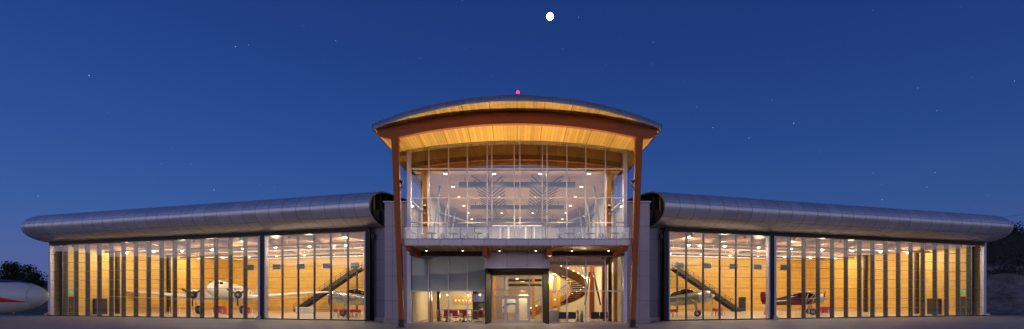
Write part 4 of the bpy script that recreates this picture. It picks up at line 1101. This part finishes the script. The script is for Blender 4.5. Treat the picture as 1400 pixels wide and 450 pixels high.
# vestibule
t = thing('exit_sign', 'small red lit exit sign inside the entrance doors', 'exit sign', (PX(715, 52), 52, 2.95), 0)
b = MB(); b.box(-.22, .22, 0, .06, -.11, .11); b.done('housing', 'white_paint', t, .01); text_mesh('lettering', 'EXIT', .19, 'exit_red', t, (0, -.006, 0), (R(90), 0, 0))
b = MB(); b.box(-2.7, -.9, 53, 53.15, .02, 4.4); b.done('lobby_wall', 'concrete_base', T)
b = MB(); b.box(.2, 1.3, 56, 56.1, .02, 2.6); b.done('inner_door', 'plaster_white', T)
for z in (3.6, 4.1, 4.9): b = MB(); b.tube([(-2.6, 50+z, z), (2.6, 50+z, z)], .14, 8); b.done('air_duct', 'dark_metal', T)
t = thing('display_board', 'pale wall panel with a sweeping teal shape behind the left entrance door', 'display board', (PX(697, 50.5), 50.5, .02))
b = MB(); b.box(-.75, .75, 0, .06, .8, 2.1); b.done('panel', 'plaster_white', t)
b = MB(); b.rings([[(x, -.004, 1.1+.5*math.sin((x+.75)*1.6)), (x, -.004, 1.35+.5*math.sin((x+.75)*1.6)), (x, -.001, 1.35+.5*math.sin((x+.75)*1.6)), (x, -.001, 1.1+.5*math.sin((x+.75)*1.6))] for x in [-.7+.1*i for i in range(15)]]); b.done('sweep_shape', 'teal_paint', t)
for X in (-.5, .5): b = MB(); b.bar((X, .03, 0), (X, .03, .8), .05); b.done('leg', 'steel', t)

# balcony tables & stools
def cafe_table(px, Y, lab):
    t = thing('cafe_table', lab, 'table', (PX(px, Y), Y, 6.865), 0, 'white cafe tables on the balcony')
    b = MB(); b.lathe([(.02, .76), (.42, .76), (.43, .78), (.42, .8), (.02, .8)], n=20); b.done('tabletop', 'fin_metal', t)
    b = MB(); b.lathe([(.02, 0), (.25, 0), (.25, .02), (.05, .05), (.05, .76), (.02, .76)], n=12); b.done('leg', 'white_paint', t)
    return t
def cafe_chair(lab):
    t = thing('cafe_chair', lab, 'chair', (0, 0, 0), 0, 'white shell chairs on the balcony')
    b = MB(); b.lathe([(.02, .42), (.2, .43), (.24, .47), (.22, .48), (.02, .46)], n=14); b.done('seat', 'white_paint', t)
    b = MB(); rr = []
    for k in range(9):
        a = R(200+140*k/8); rr.append([(math.cos(a)*.24, math.sin(a)*.24, .48), (math.cos(a)*.27, math.sin(a)*.27, .82), (math.cos(a)*.25, math.sin(a)*.25, .83), (math.cos(a)*.22, math.sin(a)*.22, .48)])
    b.rings(rr, closed=True); b.done('backrest', 'white_paint', t)
    for k in range(4): a = R(45+90*k); b = MB(); b.bar((math.cos(a)*.12, math.sin(a)*.12, .43), (math.cos(a)*.22, math.sin(a)*.22, 0), .025); b.done('leg', 'steel', t)
    return t
cc = None
tabs = [(590, 42.6), (620, 42.9), (653, 42.7), (778, 42.7), (806, 42.9), (839.5, 42.6)]
wh = ['at far left balcony table', 'at second balcony table from the left', 'at balcony table just left of the centre doors', 'at balcony table just right of the centre doors', 'at second balcony table from the right', 'at far right balcony table']
for (px, Y), w in zip(tabs, wh):
    cafe_table(px, Y, 'round cafe table on white pedestal, '+w.replace('at ', '').replace('balcony table', 'one on the balcony'))
    for s_, side in ((-1, 'left'), (1, 'right')):
        lab = 'white shell chair %s, its %s side' % (w, side)
        if cc is None: cc = cafe_chair(lab); o = cc
        else: o = dup(cc, label=lab)
        o.location = (PX(px, Y)+s_*.72, Y+.1, 6.865); o.rotation_euler = (0, 0, s_*math.pi/2 + random.uniform(-.5, .5))

# recessed ceiling lights upstairs (four rows of six)
rown = ['far left row', 'inner left row', 'inner right row', 'far right row']
for ri, X in enumerate((-6.5, -2.1, 2.1, 6.5)):
    for k in range(6):
        Y = 44.5+1.9+5.4*k
        t = thing('ceiling_light', 'bright square ceiling light upstairs, %s, %s back from the glass' % (rown[ri], ORD[k]), 'ceiling light', (X, Y, 13.5), 0, 'upper hall ceiling lights')
        b = MB(); b.box(-.17, .17, -.17, .17, 0, .14); b.box(-.02, .02, -.02, .02, .14, .25); b.done('housing', 'duct_white', t)
        b = MB(); b.box(-.15, .15, -.15, .15, -.03, -.002); b.done('diffuser', 'lamp_bay', t)
        lamp('lamp_light', 'AREA', (0, 0, -.1), 250, (1, .84, .62), t, .4)
# spotlights under balcony
for k, px in enumerate((583, 632.5, 683, 732.5, 782, 832)):
    Y = 42.4; t = thing('soffit_spotlight', 'small round spotlight under the balcony, %s from the left' % ORD[k], 'spotlight', (PX(px, Y), Y, 6.33), 0, 'spotlights under the balcony')
    b = MB(); b.lathe([(.02, 0), (.09, 0), (.1, -.16), (.08, -.16), (.02, -.08)], n=12); b.done('housing', 'black_metal', t)
    b = MB(); b.lathe([(.01, -.12), (.075, -.13), (.075, -.17), (.01, -.19)], n=12); b.done('bulb', 'lamp_white', t)
    lamp('lamp_light', 'SPOT', (0, 0, -.22), 150, (1, .78, .5), t, .08, (0, 0, 0), R(120), .6)
# floodlight pairs: lower lamp lights the forecourt, upper lamp washes the canopy
def flood(px, y, Y, up, s_, lab, power=0, inside=False):
    t = thing('floodlight', lab, 'floodlight', (PX(px, Y), Y, PZ(y, Y)), 0, 'floodlights on the timber posts')
    an = R(55) if up else R(-45)
    c, s2 = math.cos(an), math.sin(an)
    b = MB(); rr = []
    for d, r in ((-.16, .07), (-.1, .12), (.12, .16), (.16, .17)):
        rr.append([(math.cos(2*math.pi*k/12)*r, -d*c - math.sin(2*math.pi*k/12)*r*s2, d*s2 + math.sin(2*math.pi*k/12)*r*c) if False else (math.cos(2*math.pi*k/12)*r, -d*c+math.sin(2*math.pi*k/12)*r*s2, d*s2+math.sin(2*math.pi*k/12)*r*c) for k in range(12)])
    b.rings(rr); b.done('housing', 'black_metal', t)
    b = MB(); rr = []
    for d, r in ((.165, .15), (.175, .14)): rr.append([(math.cos(2*math.pi*k/12)*r, -d*c+math.sin(2*math.pi*k/12)*r*s2, d*s2+math.sin(2*math.pi*k/12)*r*c) for k in range(12)])
    b.rings(rr); b.done('lens', 'duct_white', t)
    b = MB(); b.bar((0, 0, 0), (-s_*.3, .1, 0), .05); b.done('bracket', 'black_metal', t)
    return t
for s_, w in ((-1, 'left'), (1, 'right')):
    px = 707+s_*158.0
    flood(px, 248.5, 39.3, True, -s_, 'upper floodlight of the pair on the %s leaning post' % w)
    flood(px, 257, 39.3, False, -s_, 'lower floodlight of the pair on the %s leaning post' % w)
    px = 707+s_*126.0
    flood(px, 283, 46.5, True, -s_, 'upper spotlight of the pair on the %s timber column behind the glass' % w)
    flood(px, 290.5, 46.5, False, -s_, 'lower spotlight of the pair on the %s timber column behind the glass' % w)
# canopy uplights standing on the balcony floor
for k in range(5):
    X = -7.6+3.8*k
    t = thing('uplight', 'low box uplight on the balcony floor behind the railing, %s from the left' % ORD[k], 'uplight', (X, 44.6, 6.87), 0, 'canopy uplights on the balcony')
    b = MB(); b.box(-.18, .18, -.12, .12, 0, .2); b.done('housing', 'black_metal', t, .01)
    b = MB(); b.box(-.14, .14, -.09, .09, .201, .22); b.done('lens', 'lamp_warm', t)
    l_ = lamp('lamp_light', 'SPOT', (0, 0, .3), 1600, (1, .72, .36), t, .12, None, R(115), .8); aim(l_, (0, -3.2, 9.4))
# lobby / office / vestibule lights
def pend(X, Y, z, power, lab, top):
    t = thing('pendant_lamp', lab, 'pendant lamp', (X, Y, z), 0, 'pendant lamps on the ground floor')
    b = MB(); b.lathe([(.03, .2), (.12, .16), (.17, 0), (.15, 0)], n=14); b.tube([(0, 0, .18), (0, 0, top-z)], .012, 5); b.done('lamp_shade', 'duct_white', t)
    b = MB(); b.lathe([(.01, .04), (.09, .03), (.09, -.03), (.01, -.05)], n=10); b.done('bulb', 'lamp_warm', t)
    lamp('lamp_light', 'POINT', (0, 0, -.15), power, (1, .76, .45), t, .12)
pend(-7.0, 51.5, 2.55, 150, 'small pendant lamp over the left end of the conference table', 3.0)
pend(-5.2, 54, 2.55, 170, 'small pendant lamp over the right end of the conference table', 3.0)
pend(-3.6, 49.5, 2.55, 90, 'small pendant lamp over the teal desk', 3.0)
pend(3.6, 51.5, 4.4, 420, 'pendant lamp hanging inside the curve of the spiral stair', 6.3)
pend(6.6, 51.5, 4.4, 420, 'pendant lamp over the black lounge chairs', 6.3)
pend(6.5, 59, 4.5, 600, 'pendant lamp at the back of the lobby', 6.3)
pend(0, 49.5, 4.1, 460, 'pendant lamp just inside the entrance doors', 6.3)
pend(.7, 55, 3.6, 240, 'pendant lamp by the inner lobby door', 6.3)

# ------------------------------------------------------------------ roof beacon
zr = rz_(0, 38.4)+.38
t = thing('roof_beacon', 'small glowing red warning beacon on top of the curved roof', 'beacon', (PX(708, 38.4), 38.4, zr))
b = MB(); b.tube([(0, 0, 0), (0, 0, .55)], .04, 8); b.lathe([(.02, .53), (.1, .53), (.1, .58), (.02, .58)], n=10); b.done('mast', 'duct_white', t)
b = MB(); b.lathe([(.01, .58), (.10, .59), (.11, .70), (.06, .78), (.01, .79)], n=12); b.done('lens', 'beacon_red', t)
lamp('lamp_light', 'POINT', (0, 0, .95), 12, (1, .05, .1), t, .08)
# traffic cone at left hangar corner
t = thing('traffic_cone', 'orange traffic cone with white band at the far left hangar corner', 'traffic cone', (PX(65.8, 62.3), 62.3, 0))
b = MB(); b.box(-.22, .22, -.22, .22, 0, .04); b.done('base', 'rubber', t); b = MB(); b.lathe([(.16, .04), (.09, .4), (.04, .72), (.02, .73)], n=14)
for f in b.bm.faces:
    pass
c_ = b.done('cone', 'orange_paint', t)
b = MB(); b.lathe([(.118, .28), (.083, .46), (.06, .46), (.08, .28)], n=14); b.done('band', 'white_paint', t)

# ------------------------------------------------------------------ trees
def tree(loc, h, w, seed, label, grp, n=900, leaf=.35):
    rnd = random.Random(seed); t = thing('tree', label, 'tree', loc, 0, grp)
    b = MB(); b.tube([(0, 0, -.3), (.1, 0, h*.3), (-.1, .1, h*.6), (0, 0, h*.9)], [.22, .17, .11, .03], 7)
    blobs = []
    for k in range(11):
        a = rnd.random()*6.28; z = h*(.3+.65*rnd.random()); rr_ = w*.5*(1-.45*(z/h))*(.35+.65*rnd.random())
        p = Vector((math.cos(a)*rr_, math.sin(a)*rr_, z)); blobs.append((p, w*(.13+.14*rnd.random())))
        b.tube([(0, 0, z*.7), tuple(p*.6+Vector((0, 0, z*.3))), tuple(p)], [.07, .05, .02], 5)
    b.done('trunk', 'bark', t)
    b = MB()
    for k in range(n):
        c, r = rnd.choice(blobs); d = Vector((rnd.gauss(0, 1), rnd.gauss(0, 1), rnd.gauss(0, .8))); p = c+d.normalized()*r*rnd.random()**.4*1.25
        q = Euler((rnd.random()*6, rnd.random()*6, rnd.random()*6)).to_matrix(); s_ = leaf*(.5+rnd.random())
        b.face([b.v(p+q@Vector(c2)*s_) for c2 in ((-.5, 0, 0), (-.1, -.32, .05), (.5, 0, 0), (.1, .32, -.05))])
    b.done('crown', 'leaf_dark', t, recalc=False); return t
Yt = 100
for px, top, w, sd, lab in ((-3, 377, 5, 1, 'dark tree cut by the left picture edge'), (18, 361.5, 5.2, 2, 'tallest dark tree rising behind the parked airliner'), (28, 370, 4.2, 3, 'low dark tree in the middle of the clump behind the airliner'), (38, 361.5, 4.6, 4, 'dark tree at the right end of the clump behind the airliner'), (46, 377, 3, 5, 'small dark bush-like tree right of the clump behind the airliner')):
    z0 = 3.2; tree((PX(px, Yt), Yt, z0), PZ(top, Yt)-z0, w, sd, lab, 'trees behind the parked airliner', 1150, .36)
def hz(x, y): return hill_r(x, y)
k = 0
for px, top, w in ((1352, 323, 4), (1361, 321, 4.5), (1370, 321, 5), (1378, 318, 5), (1387, 309, 6), (1396, 316, 5), (1406, 318, 6)):
    Y = 122; X = PX(px, Y); z0 = hz(X, Y); h = max(2.2, PZ(top, Y)-z0)
    tree((X, Y, z0-.3), h, w, 20+k, 'dark tree on the hilltop past the right hangar, %s from the left' % ORD[k], 'trees on the right hilltop', 800, .45); k += 1
# scrub on hill face
b = MB(); rnd = random.Random(9)
for k in range(520):
    y = rnd.uniform(84, 150); x = y*rnd.uniform(.88, 1.25); z = hz(x, y)
    if z < 5.5 and rnd.random() < .55: continue
    s0 = rnd.uniform(.2, .55) if z < 5.5 else rnd.uniform(.5, 1.3)
    for j in range(26):
        p = Vector((x+rnd.gauss(0, s0), y+rnd.gauss(0, s0), z+abs(rnd.gauss(0, s0*.6)))); q = Euler((rnd.random()*6, rnd.random()*6, rnd.random()*6)).to_matrix()
        b.face([b.v(p+q@Vector(c2)*.5) for c2 in ((-.5, 0, 0), (-.1, -.3, .05), (.5, 0, 0), (.1, .3, -.05))])
tag(b.done('scrub_vegetation', 'scrub', recalc=False), kind='stuff')
# power lines
for k, (ya, yb, xa) in enumerate(((283, 300, 1270), (291, 309, 1290), (302, 312, 1310))):
    Y = 150; b = MB(); pts = []
    for i in range(25):
        t_ = i/24; px = 1600+(xa-1600)*t_; y = ya-26+(yb+8-(ya-26))*t_ ; pts.append((PX(px, Y), Y, PZ(y, Y)-1.2*math.sin(math.pi*t_)))
    b.tube(pts, .035, 5)
    tag(b.done('power_line', 'black_metal'), '%s of three thin power lines crossing the sky at far right' % ('highest', 'middle', 'lowest')[k], 'power line', 'power lines')

# ------------------------------------------------------------------ moon
Ym = 2600.0
b = MB(); n = 14
prof = [(max(.01, math.sin(math.pi*i/n))*17.5, -math.cos(math.pi*i/n)*17.5) for i in range(n+1)]
b.lathe(prof, n=24)
o = b.done('moon', 'moon_glow'); o.location = (PX(752, Ym), Ym, PZ(22.5, Ym)); tag(o, 'bright full moon high above the curved roof', 'moon')

# ------------------------------------------------------------------ world
W = bpy.data.worlds.new('World'); S.world = W; W.use_nodes = True; nt = W.node_tree
for nd in list(nt.nodes): nt.nodes.remove(nd)
def wn_(t, **k):
    nd = nt.nodes.new(t)
    for a, v in k.items(): setattr(nd, a, v)
    return nd
def wm(op, a, b_=None, c=None, clamp=False):
    nd = wn_('ShaderNodeMath', operation=op, use_clamp=clamp)
    for i, v in enumerate((a, b_, c)):
        if v is None: continue
        if isinstance(v, (int, float)): nd.inputs[i].default_value = v
        else: nt.links.new(v, nd.inputs[i])
    return nd.outputs[0]
tc = wn_('ShaderNodeTexCoord'); nrm = wn_('ShaderNodeVectorMath', operation='NORMALIZE'); nt.links.new(tc.outputs['Generated'], nrm.inputs[0])
sp = wn_('ShaderNodeSeparateXYZ'); nt.links.new(nrm.outputs[0], sp.inputs[0])
def ramp(src, stops):
    r = wn_('ShaderNodeValToRGB'); nt.links.new(src, r.inputs[0]); el = r.color_ramp.elements
    el[0].position, el[0].color = stops[0][0], (*stops[0][1], 1); el[1].position, el[1].color = stops[-1][0], (*stops[-1][1], 1)
    for p, c in stops[1:-1]: e = el.new(p); e.color = (*c, 1)
    r.color_ramp.interpolation = 'B_SPLINE' if False else 'EASE'; r.color_ramp.interpolation = 'LINEAR'
    return r.outputs[0]
z = sp.outputs[2]
front = ramp(z, [(0, (.085, .100, .25)), (.06, (.070, .108, .29)), (.14, (.038, .098, .31)), (.26, (.022, .070, .275)), (.42, (.014, .047, .215)), (.6, (.010, .034, .16)), (1, (.010, .026, .11))])
back = ramp(z, [(0, (1.40, 1.10, .98)), (.1, (1.15, .98, .98)), (.22, (.60, .60, .94)), (.36, (.24, .34, .76)), (.6, (.07, .12, .30)), (1, (.010, .026, .11))])
mx = wn_('ShaderNodeMix', data_type='RGBA'); nt.links.new(wm('MULTIPLY_ADD', sp.outputs[1], -.75, .25, True), mx.inputs[0]); nt.links.new(front, mx.inputs[6]); nt.links.new(back, mx.inputs[7])
side_f = wm('MULTIPLY_ADD', sp.outputs[0], -.16, 1.0)
m2 = wn_('ShaderNodeMix', data_type='RGBA', blend_type='MULTIPLY'); m2.inputs[0].default_value = 1; nt.links.new(mx.outputs[2], m2.inputs[6]); nt.links.new(side_f, m2.inputs[7])
# stars
vo = wn_('ShaderNodeTexVoronoi'); vo.inputs['Scale'].default_value = 60; nt.links.new(nrm.outputs[0], vo.inputs['Vector'])
wnn = wn_('ShaderNodeTexWhiteNoise'); nt.links.new(vo.outputs['Position'], wnn.inputs['Vector'])
star = wm('MULTIPLY', wm('LESS_THAN', vo.outputs['Distance'], .05), wm('POWER', wnn.outputs['Value'], 6.0))
stm = wm('MULTIPLY', star, .38)
m3 = wn_('ShaderNodeMix', data_type='RGBA', blend_type='ADD'); m3.inputs[0].default_value = 1; nt.links.new(m2.outputs[2], m3.inputs[6]); nt.links.new(stm, m3.inputs[7])
bg = wn_('ShaderNodeBackground'); bg.inputs[1].default_value = 1.0; nt.links.new(m3.outputs[2], bg.inputs[0])
ow = wn_('ShaderNodeOutputWorld'); nt.links.new(bg.outputs[0], ow.inputs[0])
W.cycles.sampling_method = 'MANUAL'; W.cycles.sample_map_resolution = 512

# ------------------------------------------------------------------ camera
cd = bpy.data.cameras.new('camera'); cam = bpy.data.objects.new('camera', cd); col.objects.link(cam)
cam.location = (0, 0, CH); cam.rotation_euler = (R(90), 0, 0)
cd.sensor_width = 36; cd.lens = 18; cd.shift_x = -7/1400; cd.shift_y = 181/1400; cd.clip_end = 8000; cd.clip_start = .5
S.camera = cam
S.render.engine = 'CYCLES'
S.cycles.use_denoising = True
S.cycles.max_bounces = 10; S.cycles.transparent_max_bounces = 24; S.cycles.diffuse_bounces = 4; S.cycles.glossy_bounces = 4
S.cycles.sample_clamp_indirect = 4; S.cycles.caustics_reflective = False; S.cycles.caustics_refractive = False
S.cycles.use_light_tree = True; S.cycles.pixel_filter_type = 'BLACKMAN_HARRIS'; S.cycles.filter_width = 1.5
S.view_settings.view_transform = 'Standard'; S.view_settings.look = 'None'; S.view_settings.exposure = 0; S.view_settings.gamma = 1
